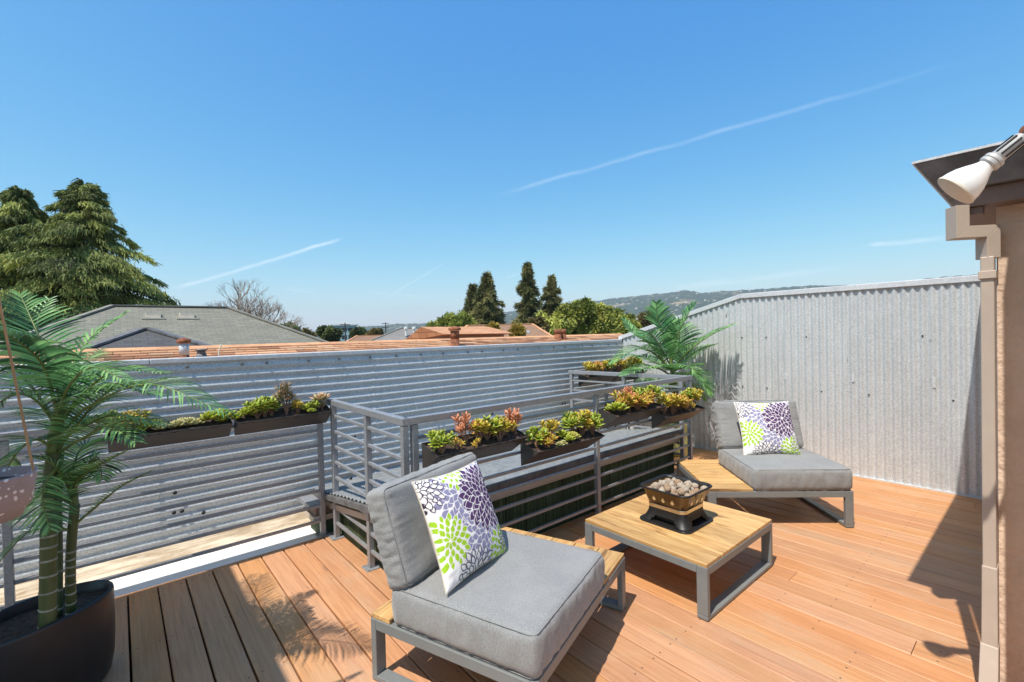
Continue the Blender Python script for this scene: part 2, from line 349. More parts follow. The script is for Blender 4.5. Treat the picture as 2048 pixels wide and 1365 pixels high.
def cushion(w, d, h, r=.035, crown=.012, wr=.0035, seed=0, nx=44, ny=44, nz=10):
    V = {}; verts = []; faces = []
    def vid(p):
        k = tuple(round(c, 5) for c in p)
        if k not in V: V[k] = len(verts); verts.append(k)
        return V[k]
    def grid(fn, a, b):
        for i in range(a):
            for j in range(b):
                q = [fn(-1+2*ii/a, -1+2*jj/b) for ii, jj in ((i, j), (i+1, j), (i+1, j+1), (i, j+1))]
                faces.append(tuple(vid(p) for p in q))
    grid(lambda u, v: (u, v, 1), nx, ny); grid(lambda u, v: (-u, v, -1), nx, ny)
    grid(lambda u, v: (u, -1, v), nx, nz); grid(lambda u, v: (-u, 1, v), nx, nz)
    grid(lambda u, v: (1, u, v), ny, nz); grid(lambda u, v: (-1, -u, v), ny, nz)
    out = []; hw = Vector((w/2, d/2, h/2))
    for p in verts:
        q = Vector((p[0]*hw.x, p[1]*hw.y, p[2]*hw.z)); c = Vector([max(-(hw[i]-r), min(hw[i]-r, q[i])) for i in range(3)])
        n = (q-c); n = n.normalized() if n.length > 1e-6 else Vector((0, 0, 1)); s = c+n*r
        s.z += crown*math.copysign(1, p[2])*(1-p[0]**2)*(1-p[1]**2)*abs(p[2])
        if abs(p[2]) < .999:
            b = (1-p[2]**2)*.010; s += Vector((n.x, n.y, 0))*b*(1-.3*abs(p[0]*p[1]))
            t = (p[0]+p[1])*9; s += n*wr*(mnoise.noise(Vector((p[0]*13+seed, p[1]*13, p[2]*1.0)))*1.5+.8*mnoise.noise(Vector((p[0]*27+seed, p[1]*27, p[2]*1.5))))
        else:
            e = max(abs(p[0]), abs(p[1])); ss = p[1] if abs(p[0]) > abs(p[1]) else p[0]; s += n*wr*(mnoise.noise(Vector((p[0]*2.2+seed, p[1]*2.2, seed)))*1.5+1.6*e**5*mnoise.noise(Vector((ss*16+seed, e*2.0, 3)))*(1-e**40))
        out.append(s)
    b = MB(); b.v = [tuple(p) for p in out]; b.f = faces; return b
def piping(w, d, z, r, rad=.0019, seed=0):
    P = [Vector(p) for p in roundrect(w/2-.006, d/2-.006, .03, z, 6)]; P.append(P[0]); b = MB(); b.tube(P, rad, 5, False); return b

# ------------------------------------------------------------------ setting: ground, deck, roof strip
g = MB(); g.add([(-4200, -2000, -6.6), (5100, -2000, -6.6), (5100, 5100, -6.6), (-4200, 5100, -6.6)], [(0, 1, 2, 3)])
q = NM('town_ground'); n = q.noise(q.coord(), .02, 8, .7); n2 = q.noise(q.coord(), .3, 5)
gm = q.done(q.mix(q.ramp(n, .4, .6), q.mix(q.ramp(n2, .4, .6), (.06, .075, .03), (.14, .12, .08)), (.17, .16, .15)), .95)
struct(g.build('ground', gm))
b = MB(); b.box(-3.0, 5.66, -3.2, 3.62, -.5, -.2); struct(b.build('gap_shade_sheet', M['under']))  # near-black sheet added below the boards so the gaps look shaded
deck = struct(MB().box(-2.6, 5.6, 3.655, 3.690, -.06, -.004).build('deck', M['deck']))
PW, PITCH = .1375, .145
pm_cache = {}
def plank_mesh(y0, y1, w=PW):
    k = (round(y0, 3), round(y1, 3), w)
    if k not in pm_cache:
        b = MB(); c = .004; hw = w/2; L = (y1-y0)/2
        prof = [(-hw, -.035), (hw, -.035), (hw, -c), (hw-c, 0), (-hw+c, 0), (-hw, -c)]
        V = [(x, y, z) for y in (-L, L) for (x, z) in prof]; n = 6
        b.add(V, [tuple(range(n)), tuple(range(2*n-1, n-1, -1))]+[(k2, k2+n, (k2+1) % n+n, (k2+1) % n) for k2 in range(n)])
        pm_cache[k] = b.mesh('plank', M['deck'])
        bm_ = bmesh.new(); bm_.from_mesh(pm_cache[k]); bmesh.ops.recalc_face_normals(bm_, faces=bm_.faces); bm_.to_mesh(pm_cache[k]); bm_.free()
    return pm_cache[k]
for k in range(-16, 39):
    xc = .004+PITCH*(k+.5)
    if xc > 5.62: break
    end = 3.652 if xc < 1.24 else (2.56 if xc < 4.42 else 3.652)
    y0 = -2.8 if xc < 2.62 else .02
    w = PW-.0015 if xc < .45 else (PW if xc < 1.3 else PW+.0035)
    splits = []
    if xc > 1.3 and end > 2 and random.random() < .06: splits = [random.choice([1.05, 1.66, .44])]
    ys = [y0]+splits+[end]
    for a, c in zip(ys[:-1], ys[1:]):
        o = link('plank', plank_mesh(a, c-.003, round(w, 4)), deck, 0, (xc+random.uniform(-.0012, .0012), (a+c)/2, random.uniform(-.0015, .0015)))
        o.rotation_euler[1] = R_(random.uniform(-.35, .35))
WY = 4.15                                          # corrugated side wall
b = MB(); b.box(-2.6, 5.66, 3.69, 4.085, -.08, -.015); struct(b.build('membrane_strip', M['membrane']))
b = MB(); P = [(3.93, -.012), (4.02, -.004), (4.10, .03), (WY, .065), (WY, -.05), (3.93, -.05)]
b.add([(x, y, z) for x in (-2.6, 5.66) for (y, z) in P], [(5, 4, 3, 2, 1, 0), tuple(range(6, 12))]+[(k, (k+1) % 6, (k+1) % 6+6, k+6) for k in range(6)])
b2 = MB()                                          # gently lumpy surface of the cant
NXX = 160
for i in range(NXX+1):
    x = -2.6+8.26*i/NXX
    for (y, z) in ((4.01, -.014), (4.04, 0.000), (4.08, .020), (4.115, .045), (4.152, .07)):
        b2.v.append((x, y+.012*mnoise.noise(Vector((x*3, y*4, 1))), z+.008*mnoise.noise(Vector((x*5, y*9, 3)))))
for i in range(NXX):
    for j in range(4): b2.f.append((i*5+j, (i+1)*5+j, (i+1)*5+j+1, i*5+j+1))
struct(b2.build('cant_strip', M['cant'], smooth=True))

# ------------------------------------------------------------------ corrugated walls
PIT, AMP = .0677, .0068
def corr_sheet_h(x0, x1, z0, z1, y, nper=8):       # ribs run along X
    b = MB(); n = int((z1-z0)/PIT*nper); NX = 10
    for i in range(n+1):
        z = z0+(z1-z0)*i/n; dy = AMP*math.sin((z-z0)/PIT*2*math.pi)
        for j in range(NX+1):
            x = x0+(x1-x0)*j/NX; b.v.append((x, y+dy+.004*mnoise.noise(Vector((x*1.3, z*2, 0))), z+.004*mnoise.noise(Vector((x*.8, z*3, 5)))))
    for i in range(n):
        for j in range(NX): b.f.append((i*(NX+1)+j, i*(NX+1)+j+1, (i+1)*(NX+1)+j+1, (i+1)*(NX+1)+j))
    return b
side = thing('corrugated_wall', 'low corrugated metal wall with horizontal ribs behind the left planters', 'wall', (0, WY, 0))
ws = [-2.6, -1.05, .17, 1.83, 3.55, 4.75, 5.66]
for i in range(len(ws)-1):
    corr_sheet_h(ws[i]-.03, ws[i+1]+.03, .055, 1.385, -.004*(i % 2)).build('corrugated_sheet', M['galv_wall'], side, smooth=True)
    MB().box(ws[i]+.001, ws[i+1]-.001, -.0135, .05, 1.375, 1.412).build('cap_flashing', M['galv_cap'], side, bevel=.006)
scr = MB().lathe([(.012, 0), (.012, .002), (.007, .003), (.007, .009), (.001, .010)], 8).mesh('screw', M['roof_metal'])
for i in range(26):
    x = -1.2+i*.27+random.uniform(-.05, .05)
    for z in (1.345, .73):
        if z < 1 and i % 3: continue
        o = link('screw', scr, side, loc=(x, -.011, z)); o.rotation_euler = (R_(90), 0, 0)
for (px, py) in [(870, 838), (881, 837), (985, 828), (1125, 808), (1131, 807), (350, 986), (348, 1026), (364, 1023), (407, 1026), (709, 873), (702, 957)]:
    r = ray(px, py); t = (WY-.015)/r[1]
    MB().lathe([(.014, 0), (.014, .003), (.008, .010), (.001, .011)], 10).build('bolt', M['black_steel'], side, loc=(r[0]*t, -.012, H+r[2]*t)).rotation_euler = (R_(90), 0, 0)
MB().box(-2.6, 5.66, .02, .06, -6.5, 1.38).build('wall_core', M['under'], side)

WX = 5.67
def right_top(y): return 1.895 if y < 2.43 else 1.895-(y-2.43)*.275
def corr_sheet_v(y0, y1, x, nper=10):
    b = MB(); n = int((y1-y0)/PIT*nper); NZ = 14
    for i in range(n+1):
        y = y0+(y1-y0)*i/n; dx = 1.35*AMP*math.sin(y/PIT*2*math.pi); zt = right_top(y)
        for j in range(NZ+1):
            z = zt*j/NZ if j else -.06
            b.v.append((x+dx+.005*mnoise.noise(Vector((y*1.5, z*1.2, 9))), y+.003*mnoise.noise(Vector((y*2, z*1.0, 4))), z))
    for i in range(n):
        for j in range(NZ): b.f.append((i*(NZ+1)+j, i*(NZ+1)+j+1, (i+1)*(NZ+1)+j+1, (i+1)*(NZ+1)+j))
    return b
rw = thing('corrugated_wall', 'tall corrugated metal wall with vertical ribs behind the far lounge chair', 'wall', (WX, 0, 0))
ys = [-1.2, .05, .73, 1.41, 2.03, 2.71, 3.39, WY+.02]
for i in range(len(ys)-1):
    corr_sheet_v(ys[i]-.03, ys[i+1]+.03, -.0035*(i % 2)).build('corrugated_sheet', M['galv_wall'], rw, smooth=True)
capb = MB(); capb.box(-.022, .06, -1.2, 2.43, 1.885, 1.940); capb.build('cap_flashing', M['galv_cap'], rw, bevel=.004)
capb = MB(); capb.add([(x, y, z+right_top(y)) for y in (2.431, WY+.05) for (x, z) in ((-.022, -.010), (.06, -.010), (.06, .045), (-.022, .045))], [(0, 1, 2, 3), (7, 6, 5, 4), (0, 4, 5, 1), (1, 5, 6, 2), (2, 6, 7, 3), (3, 7, 4, 0)])
capb.build('cap_flashing', M['galv_cap'], rw, bevel=.004)
MB().box(.03, .07, -1.2, WY+.05, -6.5, 1.38).build('wall_core', M['under'], rw)
MB().box(-.02, .012, .16, WY-.05, -.012, .012).build('base_flashing', M['galv_cap'], rw)
for y in np.arange(.35, 3.4, .2):
    for z in (1.42, .84, .42):
        if random.random() < .35:
            yy = round((y+random.uniform(-.03, .03))/PIT)*PIT+PIT*.75
            MB().lathe([(.008, 0), (.008, .002), (.005, .006), (.001, .007)], 8).build('screw', M['black_steel'], rw, loc=(-.0125, yy, z)).rotation_euler = (0, R_(-90), 0)

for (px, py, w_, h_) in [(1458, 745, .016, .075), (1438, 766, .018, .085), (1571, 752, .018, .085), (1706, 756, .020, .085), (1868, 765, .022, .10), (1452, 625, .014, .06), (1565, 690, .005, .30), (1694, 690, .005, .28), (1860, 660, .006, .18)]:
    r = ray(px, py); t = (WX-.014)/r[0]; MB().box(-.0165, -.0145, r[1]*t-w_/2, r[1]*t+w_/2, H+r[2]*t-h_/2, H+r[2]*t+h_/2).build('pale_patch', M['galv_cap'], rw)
# ------------------------------------------------------------------ guard rails
def rail_run(name, label, a, b, posts, z_top=1.05, bars=8, baseplates=True, group='galvanised guard rails'):
    a = np.array(a); b = np.array(b); d = b-a; L = np.hypot(*d); u = d/L; ang = math.atan2(u[1], u[0])
    t = thing(name, label, 'railing', (a[0], a[1], 0), ang, group)
    MB().box(-.02, L+.02, -.022, .022, z_top-.032, z_top+.010).build('top_rail', M['galv_rail'], t, bevel=.003)
    for p in posts:
        MB().box(p-.019, p+.019, -.019, .019, .008, z_top-.034).build('post', M['galv_rail'], t, bevel=.003)
        if baseplates:
            MB().box(p-.048, p+.048, -.048, .048, .001, .008).build('base_plate', M['galv_rail'], t, bevel=.001)
            for sx in (-1, 1):
                for sy in (-1, 1): MB().lathe([(.008, .008), (.008, .013), (.001, .014)], 6, p+sx*.036, sy*.036).build('bolt', M['galv_rail'], t)
    ps = sorted(posts)
    for k in range(1, bars+1):
        z = .117*k
        for p0, p1 in zip(ps[:-1], ps[1:]):
            MB().box(p0+.019, p1-.019, -.010, .010, z-.010, z+.010).build('bar', M['galv_rail'], t, bevel=.002)
    return t
rail_run('guard_rail', 'grey rail carrying the two leftmost planters beside the white roof strip', (-2.3, 3.70), (1.215, 3.70), [.05, 1.815, 3.475])
rail_run('guard_rail', 'short grey rail running from the corner to behind the near grey chair', (1.24, 3.65), (1.24, 2.43), [.07, .70, 1.22])
rail_run('guard_rail', 'long grey rail carrying four planters behind the low wooden table', (1.262, 2.43), (4.45, 2.43), [.04, 1.69, 3.17])
rail_run('guard_rail', 'end rail of the stair hatch in front of the far potted palm', (4.435, 2.455), (4.262, 3.90), [.06, .72, 1.44])
rail_run('guard_rail', 'far rail with planters running up to the tall metal wall', (4.285, 3.86), (5.60, 3.86), [.62, 1.28])

# ------------------------------------------------------------------ stair hatch
h = thing('stair_hatch', 'dark green boarded stair hatch with sloping metal top behind the long rail', 'hatch', (1.30, 2.58, 0))
BW, BD = 3.08, 1.25
def hz(y): return .47-.19*y/BD
x = 0
while x < BW-.01:
    w = min(.20, BW-x); MB().box(x+.003, x+w-.003, 0, .02, -.3, .395).build('siding_board', M['siding'], h, bevel=.003); x += .20
y = .022
while y < BD-.01:
    w = min(.20, BD-y); MB().box(-.012, .008, y+.003, y+w-.003, -.3, hz(y+w)-.10).build('siding_board', M['siding'], h, bevel=.003)
    MB().box(BW-.008, BW+.012, y+.003, y+w-.003, -.3, hz(y+w)-.10).build('siding_board', M['siding'], h, bevel=.003); y += .20
MB().box(.01, BW-.01, .021, BD, -.35, .17).build('hatch_core', M['under'], h)
def slab(y0, y1, x0, x1, dz0, dz1):
    b = MB(); b.add([(x, y, hz(y)+dz) for y in (y0, y1) for (x, dz) in ((x0, dz0), (x1, dz0), (x1, dz1), (x0, dz1))], [(0, 1, 2, 3), (7, 6, 5, 4), (0, 4, 5, 1), (1, 5, 6, 2), (2, 6, 7, 3), (3, 7, 4, 0)]); return b
slab(-.05, BD+.12, -.07, BW+.02, -.105, -.060).build('lower_flashing', M['tan_metal'], h, bevel=.003)
slab(-.03, BD+.06, -.045, BW-.02, -.058, -.022).build('curb', M['brown_trim'], h, bevel=.003)
slab(-.09, BD+.14, -.12, BW+.04, -.020, .022).build('roof_edge', M['roof_metal'], h, bevel=.003)
b = MB(); NX, NY = 24, 190
for i in range(NX+1):
    for j in range(NY+1):
        x = -.10+(BW+.12)*i/NX; y = -.085+(BD+.215)*j/NY
        b.v.append((x, y, hz(y)+.032+.007*math.sin(y/.068*2*math.pi)+.004*mnoise.noise(Vector((x*2, y*2, 2)))))
for i in range(NX):
    for j in range(NY): b.f.append((i*(NY+1)+j, (i+1)*(NY+1)+j, (i+1)*(NY+1)+j+1, i*(NY+1)+j+1))
b.build('roof_sheet', M['hatch_roof'], h, smooth=True)
MB().box(-.14, .0, 1.16, 1.38, -.1, .105).build('corner_block', M['siding'], h, bevel=.004)
MB().box(-.19, .0, 1.13, 1.42, .107, .150).build('corner_flashing', M['tan_metal'], h, bevel=.003)
MB().box(-.22, .0, 1.13, 1.44, .215, .255).build('corner_cap', M['galv_rail'], h, bevel=.003)
MB().box(-.17, .0, 1.15, 1.40, .152, .213).build('corner_curb', M['brown_trim'], h, bevel=.003)

# ------------------------------------------------------------------ stucco stair house on the right
XW = 2.66; YC = .150
sh = thing('stair_house', 'tan stucco rooftop house corner with overhanging metal roof at right edge', 'building', (XW, YC, 0))
MB().box(0, 5, -4, 0, -.05, 1.99).build('wall', M['stucco'], sh)
def frus(x0, y0, z0, x1, y1, z1):
    b = MB(); V = [(x0-XW, y0-YC, z0), (8-XW, y0-YC, z0), (8-XW, -4.2, z0), (x0-XW, -4.2, z0), (x1-XW, y1-YC, z1), (8-XW, y1-YC, z1), (8-XW, -4.2, z1), (x1-XW, -4.2, z1)]
    return b.add(V, [(3, 2, 1, 0), (4, 5, 6, 7), (0, 1, 5, 4), (1, 2, 6, 5), (2, 3, 7, 6), (3, 0, 4, 7)])
frus(2.560, .262, 1.985, 2.560, .262, 2.052).build('fascia_board', M['brown_trim'], sh, bevel=.003)
rf = frus(2.525, .295, 2.053, 2.470, .368, 2.175).build('roof', M['roof_metal'], sh, bevel=.002)
frus(2.464, .374, 2.1765, 2.464, .374, 2.186).build('roof_lip', M['galv_cap'], rf)
for k in range(4): MB().box(-.085, -.03, .03-.02*k-.16*k, .07-.16*k, 1.955, 1.984).build('soffit_block', M['brown_trim'], sh, bevel=.003)
MB().box(2.10-XW, 4.5, -4.1, .028-YC, -.05, 2.75).build('shade_block', M['stucco'], sh)  # unseen block added outside the view to shade the stucco wall
ds = thing('downspout', 'tan square downspout with mitred elbows on the stucco corner', 'downspout', (XW, YC, 0))
def dsb(n, *a): return MB().box(*a).build(n, M['tan_metal'], ds, bevel=.004)
def sweep(path, w, dp, hx, A0):                     # mitred rectangular tube; path in (h, z), hx = horizontal direction
    P = [Vector(p) for p in path]; Lf, Rt = [], []
    for i, p in enumerate(P):
        d0 = (P[i]-P[i-1]).normalized() if i else (P[1]-P[0]).normalized(); d1 = (P[i+1]-P[i]).normalized() if i < len(P)-1 else d0
        n0, n1 = Vector((-d0.y, d0.x)), Vector((-d1.y, d1.x)); mm = (n0+n1); mm = mm/(1+n0.dot(n1)); Lf.append(p+mm*w/2); Rt.append(p-mm*w/2)
    hv = Vector((hx[0], hx[1], 0)).normalized(); pv_ = Vector((-hv.y, hv.x, 0))*dp/2; A0 = Vector(A0); parts = []
    for i in range(len(P)-1):
        b = MB(); V = []
        for q_ in (Lf[i], Rt[i], Rt[i+1], Lf[i+1]):
            for sg in (-1, 1): V.append(A0+hv*q_.x+Vector((0, 0, q_.y))+pv_*sg)
        b.add(V, [(0, 2, 3, 1), (4, 6, 7, 5), (0, 1, 7, 6), (2, 4, 5, 3), (0, 6, 4, 2), (1, 3, 5, 7)]); parts.append(b)
    return parts
hvec = (.070, -.079); hl = math.hypot(*hvec)
for i, b in enumerate(sweep([(0, 1.99), (0, 1.885), (hl, 1.885), (hl, 1.78)], .046, .056, hvec, (-.115, .100, 0))): b.build(('outlet', 'offset', 'elbow')[i], M['tan_metal'], ds, bevel=.0015, fixn=True)
b = MB(); b.box(-.080, -.010, .0015, .0405, .55, 1.786); b.build('pipe', M['tan_metal'], ds, bevel=.004)
b = MB(); b.loft([[(-.085, .0425, .57), (-.009, .0425, .57), (-.009, -.001, .57), (-.085, -.001, .57)], [(-.105, .044, .25), (-.035, .044, .25), (-.035, -.002, .25), (-.105, -.002, .25)]]); b.build('lower_elbow', M['tan_metal'], ds, bevel=.003, fixn=True)
b = MB(); b.loft([[(-.108, .047, .27), (-.032, .047, .27), (-.032, -.004, .27), (-.108, -.004, .27)], [(-.21, .050, .02), (-.13, .050, .02), (-.13, -.006, .02), (-.21, -.006, .02)]]); b.build('kick_out', M['tan_metal'], ds, bevel=.003, fixn=True)
for z in (1.70, ): MB().box(-.087, -.001, -.004, .046, z, z+.030).build('strap', M['tan_metal'], ds, bevel=.002)

# floodlight
fl = thing('floodlight', 'white outdoor flood lamp angled down under the roof corner', 'lamp', (1.965, .045, 2.062))
A = Vector((0, 0, 0)); Bv = Vector((1.915, .205, 1.915))-Vector((1.965, .045, 2.062)); d = Bv.normalized(); rot = d.to_track_quat('Z', 'Y').to_matrix().to_4x4() @ Matrix.Scale(.77, 4); L = Bv.length
def lampart(n, prof, mt, par=fl, seg=36):
    o = MB().lathe(prof, seg).build(n, mt, par, smooth=True); o.matrix_local = rot
    e = o.modifiers.new('e', 'EDGE_SPLIT'); e.split_angle = R_(40); return o
lampart('socket', [(.017, .02), (.024, .025), (.026, .115), (.0255, .116)], M['lamp_body'])
lampart('collar', [(.032, .116), (.034, .120), (.034, .128), (.031, .131), (.034, .134), (.034, .144), (.030, .148)], M['lamp_body'])
bul = lampart('bulb', [(.026, .148), (.030, .160), (.036, .172), (.047, .190), (.060, .215), (.068, .240), (.0705, .256), (.0705, .262)], M['white_lamp'])
lampart('lens', [(.0725, .262), (.0735, .265), (.0725, .270), (.06, .274), (.03, .277), (.001, .278)], M['vent'])
for k in range(9):
    a = 2*math.pi*k/9; p = Vector((math.cos(a)*.0262, math.sin(a)*.0262, .07)); b = MB(); b.box(-.0025, .0025, -.003, .003, -.035, .035); o = b.build('cooling_slot', M['black_steel'], fl); o.matrix_local = rot @ Matrix.Translation(p) @ Matrix.Rotation(a, 4, 'Z')
b = MB(); b.tube([(0, 0, 0), d*.026], .014, 12); b.build('knuckle', M['lamp_body'], fl)
b = MB(); b.tube([(-.004, .002, .004), (.05, -.03, .025), (.16, -.06, .03)], [.012, .011, .011], 12); b.build('arm', M['lamp_body'], fl, smooth=True)
b = MB(); b.tube([(.012, -.017, -.003), (-.012, .013, .008)], .0115, 10); b.build('swivel_screw', M['rust'], fl)

# unseen roof added left of the camera to shade the near left boards
lw = thing('shade_roof', 'unseen shade roof on posts added left of the potted palm', 'shade caster', (-.80, 3.40, 0))
MB().box(-1.9, 0, -4.4, 0, 2.50, 2.56).build('shade_panel', M['vent'], lw); MB().box(-1.93, .03, -4.43, .03, 2.561, 2.62).build('roof_edge', M['brown_trim'], lw)
for (x, y) in ((-.10, -.10), (-1.8, -.10), (-.10, -3.2), (-1.8, -4.2)): MB().box(x-.05, x+.05, y-.05, y+.05, .002, 2.499).build('post', M['cream'], lw, bevel=.004)

# ------------------------------------------------------------------ furniture
def seat_frame(t, L, D, zt, slat_dir, nsl, th=.022):
    # top apron (four bars), two U shaped end loops of flat bar, slats laid on top
    fz0, fz1 = zt-th-.046, zt-th
    def fr(n, *a): return MB().box(*a).build(n, M['frame'], t, bevel=.003)
    if slat_dir == 'x': ends = ((0, 1), (L, -1))
    for (ex, s) in ((0, 1), (L, -1)):
        xs = sorted((ex, ex+s*.058))
        fr('end_rail', xs[0], xs[1], .030, D-.030, fz0, fz1)
        for y0, y1 in ((0, .030), (D-.030, D)):
            fr('leg', xs[0], xs[1], y0, y1, .028, fz1)
        fr('foot_bar', xs[0], xs[1], 0, D, .004, .028)
    fr('side_rail', .058, L-.058, 0, .030, fz0, fz1); fr('side_rail', .058, L-.058, D-.030, D, fz0, fz1)
    return fz1
def slats_x(t, x0, x1, D, n, z0, th):
    w = D/n
    for k in range(n): MB().box(x0, x1, k*w+.0025, (k+1)*w-.0025, z0+.0005, z0+th).build('slat', M['acacia'], t, bevel=.0025)
def lounge(label, loc, rz, cushion_x, shelf_group):
    t = thing('lounge_chair', label, 'lounge chair', loc, rz, 'grey modular lounge chairs')
    L, D = 1.07, .83
    z = seat_frame(t, L, D, .302, 'x', 6)
    for (xa, xb, ya, yb) in ((.004, L-.004, .715, D-.002),): MB().box(xa, xb, ya, yb, z+.0005, z+.022).build('slat', M['acacia'], t, bevel=.0025)
    sx0, sx1 = (cushion_x+.725+.006, L-.004) if cushion_x < .1 else (.004, cushion_x-.006)
    for k in range(5):
        w = .711/5; MB().box(sx0, sx1, .002+k*w+.002, .002+(k+1)*w-.002, z+.0005, z+.022).build('slat', M['acacia'], t, bevel=.0025)
    for k in range(6): MB().box(cushion_x+.06, cushion_x+.70, .06+k*.105, .12+k*.105, z-.03, z-.008).build('seat_support', M['frame'], t)
    sw = .728; sd = .712; sc = cushion(sw, sd, .172, .030, .010, .0042, 3+loc[0]); zc = z+.0865
    c = sc.build('seat_cushion', M['fabric'], t, smooth=True, loc=(cushion_x+sw/2, -.002+sd/2, zc))
    piping(sw, sd, .079, .03).build('piping', M['fabric'], c, smooth=True)
    piping(sw, sd, -.079, .03).build('piping', M['fabric'], c, smooth=True)
    bw, bh, bt = .715, .43, .135
    bc = cushion(bw, bh, bt, .034, .010, .0050, 9+loc[0])
    tilt = R_(90-19)
    k = bc.build('back_cushion', M['fabric'], t, smooth=True); 
    up = Vector((0, math.cos(tilt), math.sin(tilt))); nrm = Vector((0, -math.sin(tilt), math.cos(tilt)))
    base = Vector((cushion_x+bw/2+.0, .60, .464))
    cen = base+up*(bh/2)-nrm*(bt/2)
    k.matrix_local = Matrix.Translation(cen) @ Matrix.Rotation(tilt, 4, 'X')
    piping(bw, bh, .058, .03).build('piping', M['fabric'], k, smooth=True)
    return t
# seat cushion top sits at about 0.47
A1 = math.atan2(.35, 1.01); ch1 = lounge('grey lounge chair with wooden side shelf, nearest the camera', (1.095, 1.20, 0), A1, .004, 0)
A2 = R_(-43.7); ch2 = lounge('grey lounge chair facing the table in front of the tall metal wall', (3.42, 1.73, 0), A2, .340, 1)
b = MB(); b.box(-.002, .062, -.002, .028+.002, .060, .073)
tb = thing('coffee_table', 'low slatted wooden table with grey metal frame carrying the fire bowl', 'table', (2.30, 1.18, 0))
def table(t, W_, D_, zt):
    fz0, fz1 = zt-.020-.042, zt-.020
    def fr(n, *a): return MB().box(*a).build(n, M['frame'], t, bevel=.004)
    for (ey, s) in ((0, 1), (D_, -1)):
        yy = sorted((ey, ey+s*.060))
        fr('end_rail', .030, W_-.030, yy[0], yy[1], fz0, fz1)
        for x0, x1 in ((0, .030), (W_-.030, W_)): fr('leg', x0, x1, yy[0], yy[1], .026, fz1)
        fr('foot_bar', 0, W_, yy[0], yy[1], .004, .026)
    fr('side_rail', 0, .030, .060, D_-.060, fz0, fz1); fr('side_rail', W_-.030, W_, .060, D_-.060, fz0, fz1)
    n = 5; w = W_/n
    for k in range(n):
        o = MB().box(-D_/2+.003, D_/2-.003, -w/2+.0022, w/2-.0022, 0, .0195).build('slat', M['acacia'], t, bevel=.0025)
        o.location = ((k+.5)*w, D_/2, fz1+.0005); o.rotation_euler[2] = R_(90)
table(tb, .86, .83, .302)

# pillows -----------------------------------------------------------
def petal_print(n, seed):
    rs = np.random.default_rng(seed); g1 = np.linspace(-1, 1, n); U, V = np.meshgrid(g1, g1, indexing='ij')
    C = np.ones((n, n, 3))*np.array([.80, .78, .76])
    PUR, GRY, LIM, BLK = (.075, .030, .115), (.255, .250, .385), (.33, .55, .018), (.035, .018, .045)
    WH = (.80, .78, .76)
    def flower(cx, cy, R, col, rings, fill=True, n0=7):
        near = (np.hypot(U-cx, V-cy) < R*1.02)
        if fill: C[np.hypot(U-cx, V-cy) < R*.80] = WH
        for k in range(rings-1, -1, -1):
            r0 = R*(.05+.66*k/max(1, rings-1)); r1 = r0+R*(.34 if k else .30); cnt = n0+int(k*3.6)
            for j in range(cnt):
                a = 2*math.pi*(j+.5*(k % 2))/cnt+rs.uniform(-.06, .06); ca, sa = math.cos(a), math.sin(a); e1 = r1*rs.uniform(.94, 1.05)
                x = (U-cx)*ca+(V-cy)*sa; y = -(U-cx)*sa+(V-cy)*ca
                t = np.clip((x-r0)/(e1-r0), 0, 1); wmax = min(math.pi*(r0+.55*(e1-r0))/cnt*.98, .30*(e1-r0))
                half = wmax*np.sin(np.pi*t**.9)
                on = (x > r0) & (x < e1)
                if fill:
                    C[on & (np.abs(y) < half+.012)] = WH; C[on & (np.abs(y) < half-.004)] = col
                else:
                    C[on & (np.abs(y) < half+.010)] = col; C[on & (np.abs(y) < half-.012)] = WH
    flower(-.18, .52, .66, GRY, 5); flower(.22, -.38, .66, GRY, 5); flower(.80, .85, .45, GRY, 4); flower(-.05, 1.0, .42, LIM, 3)
    flower(-.76, -.22, .48, LIM, 4); flower(.72, -.86, .48, LIM, 4)
    flower(.50, .30, .68, PUR, 6); flower(-.98, .82, .50, BLK, 4, False); flower(-.22, -1.08, .55, BLK, 4, False); flower(1.02, -.72, .36, BLK, 3, False)
    return C
